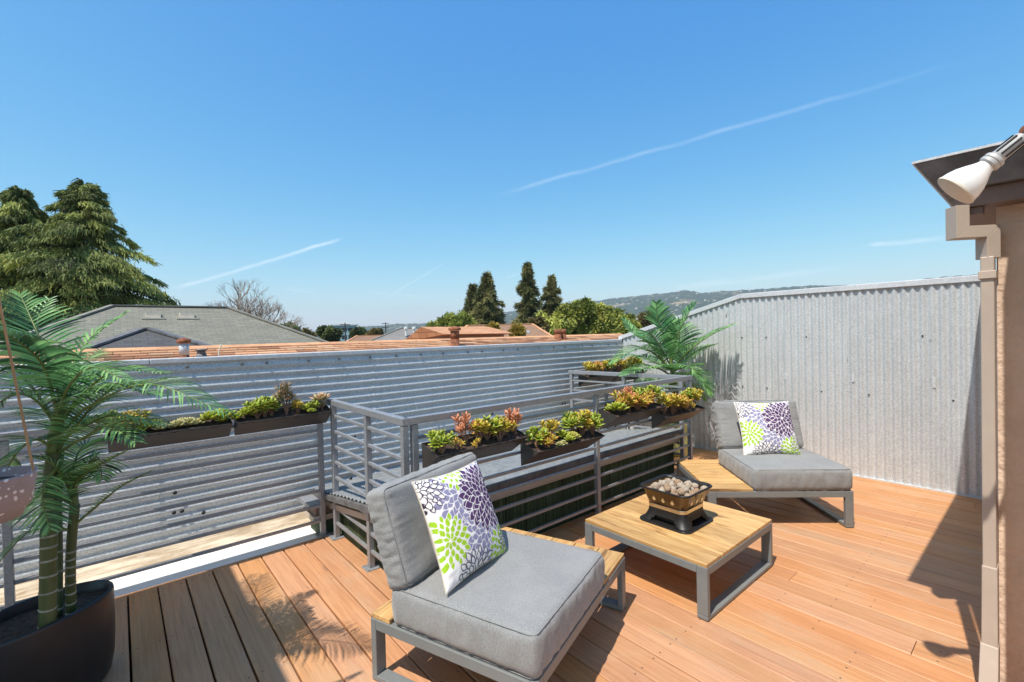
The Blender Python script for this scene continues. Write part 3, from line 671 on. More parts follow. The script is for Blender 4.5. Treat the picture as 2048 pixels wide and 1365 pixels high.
def pillow(label, t_chair, x0, x1, y0, z0, y1, z1, roll, seed):
    n = 230; w = .47; T = .072; me = MB(); cols = []
    g1 = np.linspace(-1, 1, n); U, V = np.meshgrid(g1, g1, indexing='ij'); C = petal_print(n, seed)
    ef = np.clip((1-U**2)*(1-V**2), 0, 1)
    th = T*ef**.42
    X = .5*w*U*(1-.075*(1-V**2)*np.abs(U)**2); Y = .5*w*V*(1-.075*(1-U**2)*np.abs(V)**2)
    wr = np.zeros_like(U)
    for i in range(n):
        for j in range(n):
            u, v = U[i, j], V[i, j]
            e = max(abs(u), abs(v)); s = v if abs(u) > abs(v) else u
            wr[i, j] = .007*(e**6)*(1-e**30)*mnoise.noise(Vector((s*9+seed, 2.*e, seed)))+.005*mnoise.noise(Vector((u*2.2+seed, v*2.2, 1)))
    top = np.stack([X, Y, th+wr*np.minimum(1, ef*12)], -1).reshape(-1, 3)
    ids = np.arange(n*n).reshape(n, n)
    q1 = np.stack([ids[:-1, :-1], ids[1:, :-1], ids[1:, 1:], ids[:-1, 1:]], -1).reshape(-1, 4)
    mfront = bpy.data.meshes.new('pillow_front'); mfront.from_pydata(top.tolist(), [], q1.tolist()); mfront.materials.append(M['pillow']); mfront.shade_smooth()
    at_ = mfront.color_attributes.new('print', 'FLOAT_COLOR', 'POINT'); ar = np.ones((n*n, 4)); ar[:, :3] = C.reshape(-1, 3); at_.data.foreach_set('color', ar.ravel())
    p = thing('throw_pillow', label, 'pillow', (0, 0, 0), 0, 'flower print pillows')
    link('front', mfront, p)
    st = 6; kk = list(range(0, n, st)); kk = kk if kk[-1] == n-1 else kk+[n-1]; sub = ids[np.ix_(kk, kk)]; m_ = len(kk)
    bv = top[sub.ravel()].copy(); bv[:, 2] *= -.75; bi = np.arange(m_*m_).reshape(m_, m_)
    qb = np.stack([bi[:-1, :-1], bi[:-1, 1:], bi[1:, 1:], bi[1:, :-1]], -1).reshape(-1, 4)
    mb = bpy.data.meshes.new('pillow_back'); mb.from_pydata(bv.tolist(), [], qb.tolist()); mb.materials.append(M['cream']); mb.shade_smooth()
    link('back', mb, p)
    ring = [Vector(top[ids[i, 0]]) for i in range(0, n, 8)]+[Vector(top[ids[n-1, j]]) for j in range(0, n, 8)]+[Vector(top[ids[i, n-1]]) for i in range(n-1, -1, -8)]+[Vector(top[ids[0, j]]) for j in range(n-1, -1, -8)]
    MB().tube(ring+[ring[0]], .0035, 5, False).build('seam', M['cream'], p, smooth=True)
    up = Vector((0, y1-y0, z1-z0)).normalized(); rt = Vector((1, 0, 0)); nr = rt.cross(up)
    mt = Matrix((rt, up, nr)).transposed().to_4x4()
    cen = Vector(((x0+x1)/2, (y0+y1)/2, (z0+z1)/2))
    wm = Matrix.Translation(t_chair[0]) @ Matrix.Rotation(t_chair[1], 4, 'Z')
    p.matrix_world = wm @ Matrix.Translation(cen) @ mt @ Matrix.Rotation(R_(roll), 4, 'Z')
pillow('flower print pillow with green, grey and purple blooms on the near chair', (Vector((1.095, 1.20, 0)), A1), .02, .56, .43, .470, .615, .875, -3, 1)
pillow('flower print pillow leaning on the far chair by the metal wall', (Vector((3.42, 1.73, 0)), A2), .42, .92, .40, .470, .575, .860, 0, 1)

# fire bowl -----------------------------------------------------------
fb = thing('fire_bowl', 'square black fire bowl with cut-out flames standing on the wooden table', 'fire bowl', (2.725, 1.60, .3025)); fb.scale = (1.06, 1.06, 1.06)
def rr(hs, z, r=None): return roundrect(hs, hs, r or hs*.30, z, 5)
MB().loft([rr(.168, .001), rr(.170, .004), rr(.168, .009), rr(.156, .010)]).build('foot_rim', M['black_steel'], fb, bevel=.0015)
def shell_with_openings():
    b = MB(); rows = 12; per = 96; hs = lambda t: .156-.034*t-.008*math.sin(math.pi*t)
    def pt(k, t):
        h = hs(t); P = roundrect(h, h, h*.30, .0, 23); i = k % len(P); return (P[i][0], P[i][1], .009+.083*t)
    NP = len(roundrect(1, 1, .3, 0, 23))
    # resample ring evenly
    def ring(t):
        h = hs(t); P = np.array(roundrect(h, h, h*.30, 0, 10))[:, :2]; P = np.vstack([P, P[:1]]); s = np.r_[0, np.cumsum(np.hypot(*np.diff(P, axis=0).T))]
        q = np.linspace(0, s[-1], per, endpoint=False); return [(np.interp(a, s, P[:, 0]), np.interp(a, s, P[:, 1]), .009+.083*t) for a in q]
    for i in range(rows+1): b.v += ring(i/rows)
    for i in range(rows):
        for k in range(per):
            q = [b.v[i*per+k], b.v[(i+1)*per+(k+1) % per]]; cx_, cy_ = (q[0][0]+q[1][0])/2, (q[0][1]+q[1][1])/2; t = (i+.5)/rows; h = hs(t)
            side = min(abs(cx_), abs(cy_))/h
            if t < .40 and side < .60-.15*t/.4 : continue
            b.f.append((i*per+k, i*per+(k+1) % per, (i+1)*per+(k+1) % per, (i+1)*per+k))
    return b
o = shell_with_openings().build('base', M['black_steel'], fb, smooth=True); sm = o.modifiers.new('s', 'SOLIDIFY'); sm.thickness = .004
MB().loft([rr(.124, .088), rr(.1245, .090), rr(.1245, .108), rr(.124, .110)], False).build('steel_band', M['steel_band'], fb, bevel=.001)
MB().loft([rr(.100, .012), rr(.10, .085)]).build('burner_box', M['under'], fb)
bo = MB(); bo.loft([rr(.110, .104), rr(.120, .106), rr(.126, .118), rr(.137, .150), rr(.148, .190), rr(.154, .202), rr(.152, .204), rr(.146, .190), rr(.136, .155), rr(.11, .150)]); bowl = bo.build('bowl', M['bowl'], fb, smooth=True)
em = bowl.modifiers.new('e', 'EDGE_SPLIT'); em.split_angle = R_(38)
MB().loft([rr(.152, .200), rr(.165, .203), rr(.168, .209), rr(.163, .214), rr(.156, .212), rr(.150, .203)], False).build('rim', M['black_steel'], bowl, smooth=True)
flame = [(-.004, -.016), (.005, -.016), (.010, -.008), (.009, .000), (.004, .005), (.005, .014), (-.001, .008), (-.003, .000), (-.006, .004), (-.010, -.004), (-.009, -.011)]
for sd in range(4):
    for px_ in (-.075, -.015, .045):
        zc = .152; hs = .1385; tl = math.atan2(.011, .037)
        b = MB(); V = []
        for off in (0, .0012): V += [(px_+.012+x*1.05, -(hs+off)-(z)*math.tan(tl), zc+z*1.05) for (x, z) in flame]
        nF = len(flame); b.add(V, [tuple(range(nF-1, -1, -1)), tuple(range(nF, 2*nF))]+[(k, (k+1) % nF, (k+1) % nF+nF, k+nF) for k in range(nF)])
        o = b.build('flame_light_plate', M['cutout_light'], bowl, fixn=True); o.rotation_euler[2] = R_(90*sd)  # raised plates; their bright colour stands in for light through the cut-outs
MB().loft([rr(.13, .160), rr(.13, .168)]).build('rock_tray', M['under'], fb)
def rock_mesh(seed):
    bm_ = bmesh.new(); bmesh.ops.create_icosphere(bm_, subdivisions=3, radius=1)
    for v in bm_.verts:
        p = v.co.copy(); v.co *= 1+.22*mnoise.noise(p*1.3+Vector((seed*7.1, 0, 0)))+.10*mnoise.noise(p*3.5+Vector((seed*3.1, 4, 0)))+.05*mnoise.noise(p*8+Vector((seed, 0, 2)))
    me = bpy.data.meshes.new('lava_rock'); bm_.to_mesh(me); bm_.free(); me.materials.append(M['lava']); me.shade_smooth(); return me
rocks = [rock_mesh(k) for k in range(6)]
pl = []
for tries in range(4000):
    lay = 0 if len(pl) < 30 else 1
    if len(pl) > 44: break
    r = random.uniform(.018, .029); s = .128 if lay == 0 else .095; p = Vector((random.uniform(-s, s), random.uniform(-s, s), .178 if lay == 0 else .205))
    if all((p-q_).length > (r+r2)*.80 for q_, r2 in pl): pl.append((p, r))
for p, r in pl:
    o = link('lava_rock', random.choice(rocks), None, 0, Vector((2.725, 1.60, .3025))+p*1.06); o.scale = (r*random.uniform(.9, 1.25), r*random.uniform(.9, 1.2), r*random.uniform(.8, 1.0)); o.rotation_euler = [random.uniform(0, 6) for _ in range(3)]
    tag(o, 'pale pitted lava rock heaped in the square fire bowl', 'rock', 'lava rocks in the fire bowl')

# ------------------------------------------------------------------ fast quad clouds
def raw_mesh(name, V, Fq, mt, tone=None, smooth=False, attr='tone', col=None):
    V = np.asarray(V, np.float32); Fq = np.asarray(Fq, np.int32); k = Fq.shape[1]
    me = bpy.data.meshes.new(name); me.vertices.add(len(V)); me.vertices.foreach_set('co', V.ravel())
    me.loops.add(Fq.size); me.loops.foreach_set('vertex_index', Fq.ravel()); me.polygons.add(len(Fq))
    me.polygons.foreach_set('loop_start', np.arange(0, Fq.size, k, dtype=np.int32)); me.update(calc_edges=True)
    if tone is not None:
        a = me.attributes.new('tone', 'FLOAT', 'POINT'); a.data.foreach_set('value', np.asarray(tone, np.float32))
    if col is not None:
        a = me.color_attributes.new('tint', 'FLOAT_COLOR', 'POINT'); c = np.ones((len(V), 4), np.float32); c[:, :3] = col; a.data.foreach_set('color', c.ravel())
    me.materials.append(mt)
    if smooth: me.shade_smooth()
    return me

# palm fronds -----------------------------------------------------------
def bez(P, t):
    P = np.asarray(P); a, b, c, d = P; return ((1-t)**3)*a+3*((1-t)**2)*t*b+3*(1-t)*t*t*c+t**3*d
def catmull(P, n):
    P = [2*np.array(P[0])-np.array(P[1])]+[np.array(p) for p in P]+[2*np.array(P[-1])-np.array(P[-2])]; out = []
    m_ = len(P)-3
    for i in range(m_):
        p0, p1, p2, p3 = P[i:i+4]
        for k in range(n):
            t = k/n; out.append(.5*((2*p1)+(-p0+p2)*t+(2*p0-5*p1+4*p2-p3)*t*t+(-p0+3*p1-3*p2+p3)*t**3))
    out.append(P[-2]); return np.array(out)
def frond(palm, pts, ll, npair=34, wid=.012, start=.22, droop=.55, org=(0, 0, 0), rr0=.006, seed=0, WS=.60):
    rs = np.random.default_rng(seed); C = catmull(pts, 14)-np.array(org); n = len(C); npair = int(npair*.86)
    st = MB(); st.tube([Vector(p) for p in C], [rr0*(1-.85*i/(n-1))+.0008 for i in range(n)], 6)
    s = np.r_[0, np.cumsum(np.linalg.norm(np.diff(C, axis=0), axis=1))]; s /= s[-1]
    V = []; Fq = []; tn = []
    for k in range(npair):
        t = start+(1-start)*(k+.5)/npair; p = np.array([np.interp(t, s, C[:, i]) for i in range(3)])
        pa = np.array([np.interp(max(t-.03, 0), s, C[:, i]) for i in range(3)]); pb = np.array([np.interp(min(t+.03, 1), s, C[:, i]) for i in range(3)])
        tg = (pb-pa)/np.linalg.norm(pb-pa); sd = np.cross(tg, (0, 0, 1)); sl = np.linalg.norm(sd); sd = sd/sl if sl > .05 else np.array((1, 0, 0)); un = np.cross(sd, tg)
        tt = (t-start)/(1-start); ln = ll*(.55+.45*math.sin(math.pi*min(1, tt*1.1+.12)))*(1-.55*max(0, tt-.75)/.25)
        for sg in (-1, 1):
            l_ = ln*rs.uniform(.88, 1.1); fw = .45+.75*tt**2+rs.uniform(-.1, .1); d0 = sg*sd+tg*fw+un*.30; d0 /= np.linalg.norm(d0)
            q = p.copy(); d = d0.copy(); o = len(V); ns = 5; tone = rs.uniform(0, 1)
            for i in range(ns+1):
                f_ = i/ns; w = wid*WS*(math.sin(math.pi*min(.98, .14+.86*f_))**.6)*.5
                wv = np.cross(d, un); wl = np.linalg.norm(wv); wv = wv/wl if wl > .01 else sd; nv = np.cross(wv, d)
                V += [q-wv*w+nv*w*.45, q, q+wv*w+nv*w*.45]; tn += [tone]*3
                q = q+d*l_/ns; d = d+np.array((0, 0, -1))*droop*.34*(f_+.25)*(1+rs.uniform(-.3, .3)); d /= np.linalg.norm(d)
            for i in range(ns):
                a = o+i*3; Fq += [(a, a+1, a+4, a+3), (a+1, a+2, a+5, a+4)]
    me = raw_mesh('frond', V, Fq, M['palm_leaf'], tn, True)
    f_ = link('frond', me, palm); st.build('stalk', M['palm_stalk'], f_, smooth=True); return f_
def ringed_trunk(palm, pts, r0, r1, org, rings, rz0):
    C = catmull(pts, 10)-np.array(org); n = len(C); rad = [r0+(r1-r0)*(i/(n-1)) for i in range(n)]
    t = MB(); t.tube([Vector(p) for p in C], rad, 16); t = t.build('trunk', M['palm_trunk'], palm, smooth=True)
    for k in range(rings):
        f_ = (k+.4)/rings*rz0; i = f_*(n-1); p = Vector([np.interp(i, range(n), C[:, c]) for c in range(3)]); d = Vector(C[min(int(i)+1, n-1)]-C[int(i)]).normalized()
        r = np.interp(i, range(n), rad); b = MB(); b.lathe([(r*1.0, -.005), (r*1.07, -.0025), (r*1.09, .0005), (r*1.0, .004)], 18, close=False)
        o = b.build('trunk_ring', M['palm_ring'], t, smooth=True); o.matrix_local = Matrix.Translation(p) @ (d+Vector((random.uniform(-.12, .12), random.uniform(-.12, .12), 0))).to_track_quat('Z', 'Y').to_matrix().to_4x4()
pot = thing('oval_planter', 'big black oval pot on the deck at left, holding the palm', 'planter', (-.30, 2.80, 0))
prof = [(.80, .003), (.86, .006), (.93, .03), (.98, .10), (1.0, .22), (1.0, .385), (.99, .396), (.965, .402), (.935, .396), (.93, .34), (.92, .33)]
MB().lathe([(r*.278, z) for r, z in prof], 56, 0, 0, 1, .62, R_(30)).build('pot', M['black_pot'], pot, smooth=True)
b = MB(); rs = random.Random(4)
for k in range(40):
    for r in range(8): pass
NS = 30
for i in range(9):
    for k in range(NS):
        rr_ = .262*i/8; a = 2*math.pi*k/NS; x, y = rr_*math.cos(a), rr_*.60*math.sin(a); c_, s_ = math.cos(R_(30)), math.sin(R_(30)); b.v.append((x*c_-y*s_, x*s_+y*c_, .352+.012*mnoise.noise(Vector((x*20, y*20, 0)))))
for i in range(8):
    for k in range(NS): b.f.append((i*NS+k, i*NS+(k+1) % NS, (i+1)*NS+(k+1) % NS, (i+1)*NS+k))
b.build('soil', M['soil'], pot)
PO = (-.25, 2.69, .36)
palm1 = thing('palm', 'tall feathery potted palm with ringed trunks at the left edge', 'palm', PO)
ringed_trunk(palm1, [(-.252, 2.69, .355), at(97, 1100, 1.90), at(99, 1000, 1.91), at(108, 900, 1.93)], .028, .024, PO, 12, .78)
ringed_trunk(palm1, [(-.186, 2.77, .355), at(141, 1150, 1.985), at(143, 1085, 1.985), at(150, 1010, 1.985)], .018, .017, PO, 8, .62)
ringed_trunk(palm1, [(-.225, 2.80, .355), at(119, 1120, 2.02), at(118, 1000, 2.03), at(122, 900, 2.03)], .012, .011, PO, 8, .9)
def stalk(palm, pts, r0, r1, org):
    C = catmull(pts, 8)-np.array(org); n = len(C); MB().tube([Vector(p) for p in C], [r0+(r1-r0)*i/(n-1) for i in range(n)], 10).build('sheath', M['palm_stalk'], palm, smooth=True)
stalk(palm1, [at(108, 905, 1.93), at(113, 860, 1.93), at(122, 815, 1.92), at(128, 780, 1.91)], .027, .013, PO)
stalk(palm1, [at(149, 1015, 1.985), at(147, 985, 1.985), at(143, 940, 1.98)], .017, .009, PO)
FR = [([(120, 800, 1.91), (100, 730, 1.90), (72, 660, 1.92), (40, 588, 2.00)], .17, 30, .013, .40),
      ([(115, 820, 1.91), (88, 735, 1.80), (45, 690, 1.68), (-15, 655, 1.56)], .16, 26, .030, 1.5),
      ([(120, 830, 1.92), (135, 755, 1.95), (180, 680, 2.02), (252, 626, 2.12)], .13, 28, .020, .9),
      ([(124, 840, 1.92), (168, 785, 1.88), (235, 742, 1.86), (338, 747, 1.84)], .11, 34, .014, .8),
      ([(122, 870, 1.92), (180, 812, 1.84), (300, 770, 1.78), (452, 826, 1.76)], .20, 46, .013, 1.1),
      ([(116, 900, 1.92), (158, 845, 1.90), (215, 785, 1.92), (290, 762, 1.98)], .18, 36, .013, .7),
      ([(112, 850, 1.92), (70, 800, 1.86), (25, 792, 1.82), (-50, 835, 1.80)], .16, 30, .014, .8),
      ([(118, 905, 1.92), (160, 880, 1.85), (215, 855, 1.82), (270, 885, 1.80)], .17, 32, .014, .9),
      ([(105, 895, 1.92), (72, 880, 1.84), (35, 905, 1.80), (0, 965, 1.80)], .15, 28, .015, .8),
      ([(115, 830, 1.95), (85, 720, 2.1), (75, 645, 2.2), (100, 598, 2.3)], .15, 28, .013, .5),
      ([(118, 860, 1.94), (150, 760, 2.05), (165, 730, 2.2), (200, 700, 2.4)], .15, 28, .013, .6),
      ([(122, 890, 1.95), (150, 850, 2.02), (190, 840, 2.1), (235, 860, 2.2)], .15, 28, .013, .8),
      ([(122, 905, 2.02), (110, 850, 2.1), (85, 820, 2.2), (50, 830, 2.3)], .15, 28, .013, .7),
      ([(145, 1000, 1.98), (152, 965, 1.95), (190, 935, 1.93), (254, 902, 1.92)], .085, 30, .012, .5),
      ([(149, 1050, 1.985), (185, 1020, 1.98), (240, 975, 1.97), (304, 942, 1.96)], .055, 30, .009, .5),
      ([(143, 1060, 1.98), (105, 1058, 1.93), (55, 1066, 1.88), (-5, 1128, 1.84)], .10, 34, .007, .9),
      ([(145, 1000, 1.98), (128, 955, 1.92), (100, 925, 1.88), (65, 915, 1.85)], .14, 28, .013, .8),
      ([(146, 990, 1.98), (165, 945, 1.97), (195, 915, 2.0), (205, 960, 2.05)], .13, 28, .013, .8),
      ([(145, 980, 1.99), (150, 925, 2.02), (170, 890, 2.08), (215, 880, 2.15)], .13, 28, .013, .7),
      ([(120, 930, 1.90), (95, 960, 1.84), (85, 1000, 1.80), (100, 1060, 1.78)], .13, 26, .012, .5),
      ([(145, 1010, 1.97), (125, 990, 1.90), (90, 985, 1.86), (60, 1010, 1.84)], .11, 26, .012, .7)]
FR += [([(118, 850, 1.92), (165, 800, 1.96), (230, 775, 2.02), (320, 790, 2.08)], .17, 38, .012, .9), ([(120, 880, 1.92), (175, 850, 1.94), (235, 830, 1.98), (330, 850, 2.02)], .16, 36, .012, 1.0),
       ([(115, 830, 1.90), (140, 770, 1.80), (185, 735, 1.74), (245, 760, 1.70)], .15, 32, .013, .9), ([(110, 840, 1.90), (60, 770, 1.95), (20, 730, 2.0), (-30, 720, 2.05)], .17, 32, .013, .7)]
for i, (P, ll, npz, wd, dr) in enumerate(FR): frond(palm1, [at(*p) for p in P], ll, npz, wd, .20, dr, PO, .0055, 100+i)

gp = thing('glazed_pot', 'pale green pot under the far palm beside the tall metal wall', 'planter', (5.20, 3.02, 0))
MB().lathe([(.135, .004), (.150, .02), (.165, .20), (.175, .37), (.182, .38), (.182, .41), (.160, .41), (.158, .36)], 36).build('pot', M['green_pot'], gp, smooth=True)
MB().lathe([(.157, .35), (.08, .368), (.001, .372)], 24).build('soil', M['soil'], gp)
PO2 = (5.20, 3.02, .36); D2 = 5.67
palm2 = thing('palm', 'feathery potted palm in the far corner casting its shadow on the metal wall', 'palm', PO2)
ringed_trunk(palm2, [(5.2, 3.02, .36), at(1352, 800, D2), at(1347, 765, D2), at(1343, 735, D2)], .035, .022, PO2, 7, .7)
stalk(palm2, [at(1343, 740, D2), at(1340, 700, D2), at(1332, 660, D2)], .024, .010, PO2)
FR2 = [([(1340, 715, D2), (1328, 670, D2), (1316, 640, D2-.05), (1312, 606, D2-.1)], .26, .5), ([(1344, 720, D2), (1352, 680, D2-.05), (1368, 645, D2-.1), (1388, 608, D2-.1)], .28, .6),
       ([(1345, 740, D2), (1375, 705, D2-.15), (1420, 672, D2-.25), (1466, 650, D2-.30)], .26, .9), ([(1340, 740, D2), (1305, 705, D2-.1), (1270, 700, D2-.2), (1222, 728, D2-.3)], .24, .8),
       ([(1338, 735, D2), (1300, 690, D2+.1), (1270, 668, D2+.2), (1248, 640, D2+.3)], .26, .8), ([(1340, 750, D2), (1310, 735, D2-.3), (1280, 740, D2-.45), (1240, 752, D2-.6)], .22, .8),
       ([(1345, 745, D2), (1375, 715, D2+.05), (1400, 700, D2+.05), (1430, 690, D2+.0)], .24, .9), ([(1346, 755, D2), (1370, 750, D2-.2), (1395, 755, D2-.35), (1420, 790, D2-.45)], .24, .8),
       ([(1342, 755, D2), (1322, 755, D2-.3), (1305, 775, D2-.5), (1290, 812, D2-.6)], .24, .8), ([(1340, 730, D2), (1318, 690, D2-.2), (1300, 668, D2-.3), (1275, 672, D2-.4)], .26, .9),
       ([(1343, 725, D2), (1358, 690, D2+.1), (1352, 655, D2+.2), (1345, 640, D2+.3)], .26, .7), ([(1345, 745, D2), (1365, 735, D2-.4), (1380, 735, D2-.6), (1400, 760, D2-.7)], .22, .8),
       ([(1350, 790, D2), (1330, 770, D2-.2), (1310, 765, D2-.3), (1290, 785, D2-.35)], .2, .8), ([(1350, 790, D2), (1372, 772, D2-.1), (1390, 775, D2-.1), (1408, 800, D2-.1)], .2, .8),
       ([(1340, 740, D2), (1300, 720, D2+.25), (1275, 715, D2+.4), (1255, 735, D2+.5)], .22, .8)]
for i, (P, ll, dr) in enumerate(FR2): frond(palm2, [at(*p) for p in P], ll*1.15, 42, .022, .14, dr*.85, PO2, .010, 200+i, .74)

# hanging pot ------------------------------------------------------------
HC = at(-30, 1000, 1.25); HC = np.array([HC[0], HC[1], at(-32, 1045, 1.25)[2]])
hp = thing('hanging_pot', 'speckled terrazzo pot hanging from tan straps at the left edge', 'planter', tuple(HC))
MB().lathe([(.058, 0), (.070, .004), (.080, .030), (.089, .036), (.101, .118), (.102, .124), (.094, .124), (.090, .100)], 40).build('pot', M['terrazzo'], hp, smooth=True)
MB().lathe([(.0895, .098), (.05, .108), (.001, .11)], 20).build('soil', M['soil'], hp)
apex = Vector(at(-18, 520, 1.25)-HC)
for k in range(3):
    a = R_(-12+120*k); p = Vector((math.cos(a)*.098, math.sin(a)*.098, .118)); MB().bar(p, apex, .010, .005, (0, 0, 1)).build('strap', M['tan_stick'], hp)
MB().tube([apex, apex+Vector((0, 0, .35))], .004, 6).build('cord', M['tan_stick'], hp)
MB().tube([apex+Vector((0, 0, .35)), (-.81-HC[0], apex.y, 2.53-HC[2])], .009, 8).build('bracket_arm', M['black_steel'], hp)

# ------------------------------------------------------------------ succulents and troughs
def leaf_tpl(w=.5, th=.18, n=6, rings=6, point=.3):
    V = []; T = []
    for i in range(rings):
        t = i/(rings-1); r = math.sin(math.pi*min(1, .10+.90*t)**(1.0+point))**.75 if t < 1 else .02
        r = max(r, .05)
        for k in range(n):
            a = 2*math.pi*k/n; V.append((math.cos(a)*w/2*r, math.sin(a)*th/2*r+.10*t*t, t)); T.append(t)
    Fq = [(i*n+k, i*n+(k+1) % n, (i+1)*n+(k+1) % n, (i+1)*n+k) for i in range(rings-1) for k in range(n)]
    return np.array(V), np.array(T), np.array(Fq)
TPL = {'jade': leaf_tpl(.62, .22), 'narrow': leaf_tpl(.34, .22, point=.5), 'rosette': leaf_tpl(.50, .20, point=.6), 'needle': leaf_tpl(.2, .12, point=.6)}
class Succ:
    def __init__(s): s.V = []; s.F = []; s.C = []; s.o = 0; s.st = MB()
    def leaf(s, tpl, p, d, ln, c0, c1, rs, up=(0, 0, 1)):
        V, T, Fq = TPL[tpl]; d = d/np.linalg.norm(d); x = np.cross(d, up)
        if np.linalg.norm(x) < .1: x = np.array((1., 0, 0))
        x /= np.linalg.norm(x); y = np.cross(d, x)*-1
        y = -y if y[2] < 0 else y
        W_ = V*ln; P = p+W_[:, :1]*x+W_[:, 1:2]*y+W_[:, 2:3]*d
        e = np.clip(T**2.2+rs.uniform(-.15, .15), 0, 1)[:, None]; c = np.array(c0)*(1-e)+np.array(c1)*e; c = c*rs.uniform(.75, 1.25)
        s.V.append(P); s.F.append(Fq+s.o); s.C.append(c); s.o += len(P)
    def jade(s, rs, h, spread, nst, c0, c1, tpl='jade', ll=.028, nodes=4):
        for k in range(nst):
            a = 2*math.pi*(k+rs.uniform(-.3, .3))/nst; tip = np.array([math.cos(a)*spread*rs.uniform(.5, 1), math.sin(a)*spread*rs.uniform(.5, 1), h*rs.uniform(.55, 1)])
            if k == 0: tip[:2] *= .2; tip[2] = h
            mid = tip*.5+np.array([0, 0, h*.1]); P = catmull([np.zeros(3), mid, tip], 4)
            s.st.tube([Vector(p) for p in P], [.0045-.0025*i/(len(P)-1) for i in range(len(P))], 5)
            for j in range(nodes):
                t = .45+.55*(j+1)/nodes; p = np.array([np.interp(t*(len(P)-1), range(len(P)), P[:, c]) for c in range(3)]); ax = P[-1]-P[-3]; ax /= np.linalg.norm(ax)
                u = np.cross(ax, (.3, .7, .2)); u /= np.linalg.norm(u); v = np.cross(ax, u); nl = 4 if j >= nodes-2 else 3
                for m_ in range(nl):
                    b_ = 2*math.pi*m_/nl+j*.9+rs.uniform(-.3, .3); d = u*math.cos(b_)+v*math.sin(b_)+ax*(.35+.7*j/nodes); s.leaf(tpl, p, d, ll*rs.uniform(.75, 1.15), c0, c1, rs)
    def rosette(s, rs, r, n, c0, c1, z=.0, tpl='rosette', cx=0, cy=0):
        for k in range(n):
            t = k/n; a = k*2.39996; el = R_(8+75*(1-t)**.8*1.0) if False else R_(12+70*(1-t)); d = np.array([math.cos(a)*math.cos(el), math.sin(a)*math.cos(el), math.sin(el)])
            s.leaf(tpl, np.array([cx, cy, z+.012*(1-t)])+d*r*.08, d, r*(.45+.6*t)*rs.uniform(.9, 1.1), c0, c1, rs)
    def out(s, name):
        me = raw_mesh(name, np.vstack(s.V), np.vstack(s.F), M['succulent'], None, True, col=np.vstack(s.C)); return me, (s.st.mesh('stem', M['stem']) if s.st.v else None)
G, YG, O, RD, PK, PG, DG, CR = (.17, .26, .028), (.40, .41, .035), (.58, .30, .045), (.55, .165, .05), (.58, .29, .17), (.26, .32, .13), (.07, .13, .035), (.55, .46, .20)
SP = {}
def proto(key, fn, words):
    out = []
    for v in range(3):
        s = Succ(); rs = np.random.default_rng(hash(key) % 1000+v*17 if False else sum(map(ord, key))+v*17); fn(s, rs); out.append(s.out('leaves'))
    SP[key] = (out, words)
proto('jade_green', lambda s, r: s.jade(r, .105, .058, 7, G, YG, 'jade', .034, 4), 'green jade succulent')
proto('jade_yellow', lambda s, r: s.jade(r, .115, .055, 7, YG, O, 'jade', .030, 4), 'orange-tipped jade succulent')
proto('camp_orange', lambda s, r: s.jade(r, .100, .065, 10, YG, RD, 'narrow', .034, 5), 'orange-red succulent')
proto('camp_pink', lambda s, r: s.jade(r, .125, .045, 5, PK, RD, 'narrow', .032, 6), 'tall pink-orange succulent')
proto('ros_pale', lambda s, r: [s.rosette(r, .042, 30, PG, CR, .012, 'rosette', r.uniform(-.04, .04), r.uniform(-.03, .03)) for _ in range(3)], 'pale green rosette succulent')
proto('ros_yellow', lambda s, r: s.rosette(r, .058, 44, CR, YG, .02), 'cream-yellow rosette succulent')
proto('ros_green', lambda s, r: [s.rosette(r, .065, 34, G, YG, .03), s.rosette(r, .045, 26, G, YG, .015, 'rosette', .06, .01)], 'bright green rosette succulent')
proto('spike_dark', lambda s, r: s.jade(r, .17, .05, 5, DG, PK, 'needle', .045, 9), 'tall dark spiky succulent')
proto('aeon_pink', lambda s, r: (s.jade(r, .05, .02, 2, PG, PK, 'rosette', .03, 3), s.rosette(r, .072, 30, PG, PK, .075)), 'pink-edged spreading succulent')
proto('small_orange', lambda s, r: s.jade(r, .055, .035, 4, O, YG, 'narrow', .024, 3), 'small orange succulent')
ORD = ['first', 'second', 'third', 'fourth', 'fifth', 'sixth', 'seventh', 'eighth', 'ninth', 'tenth']
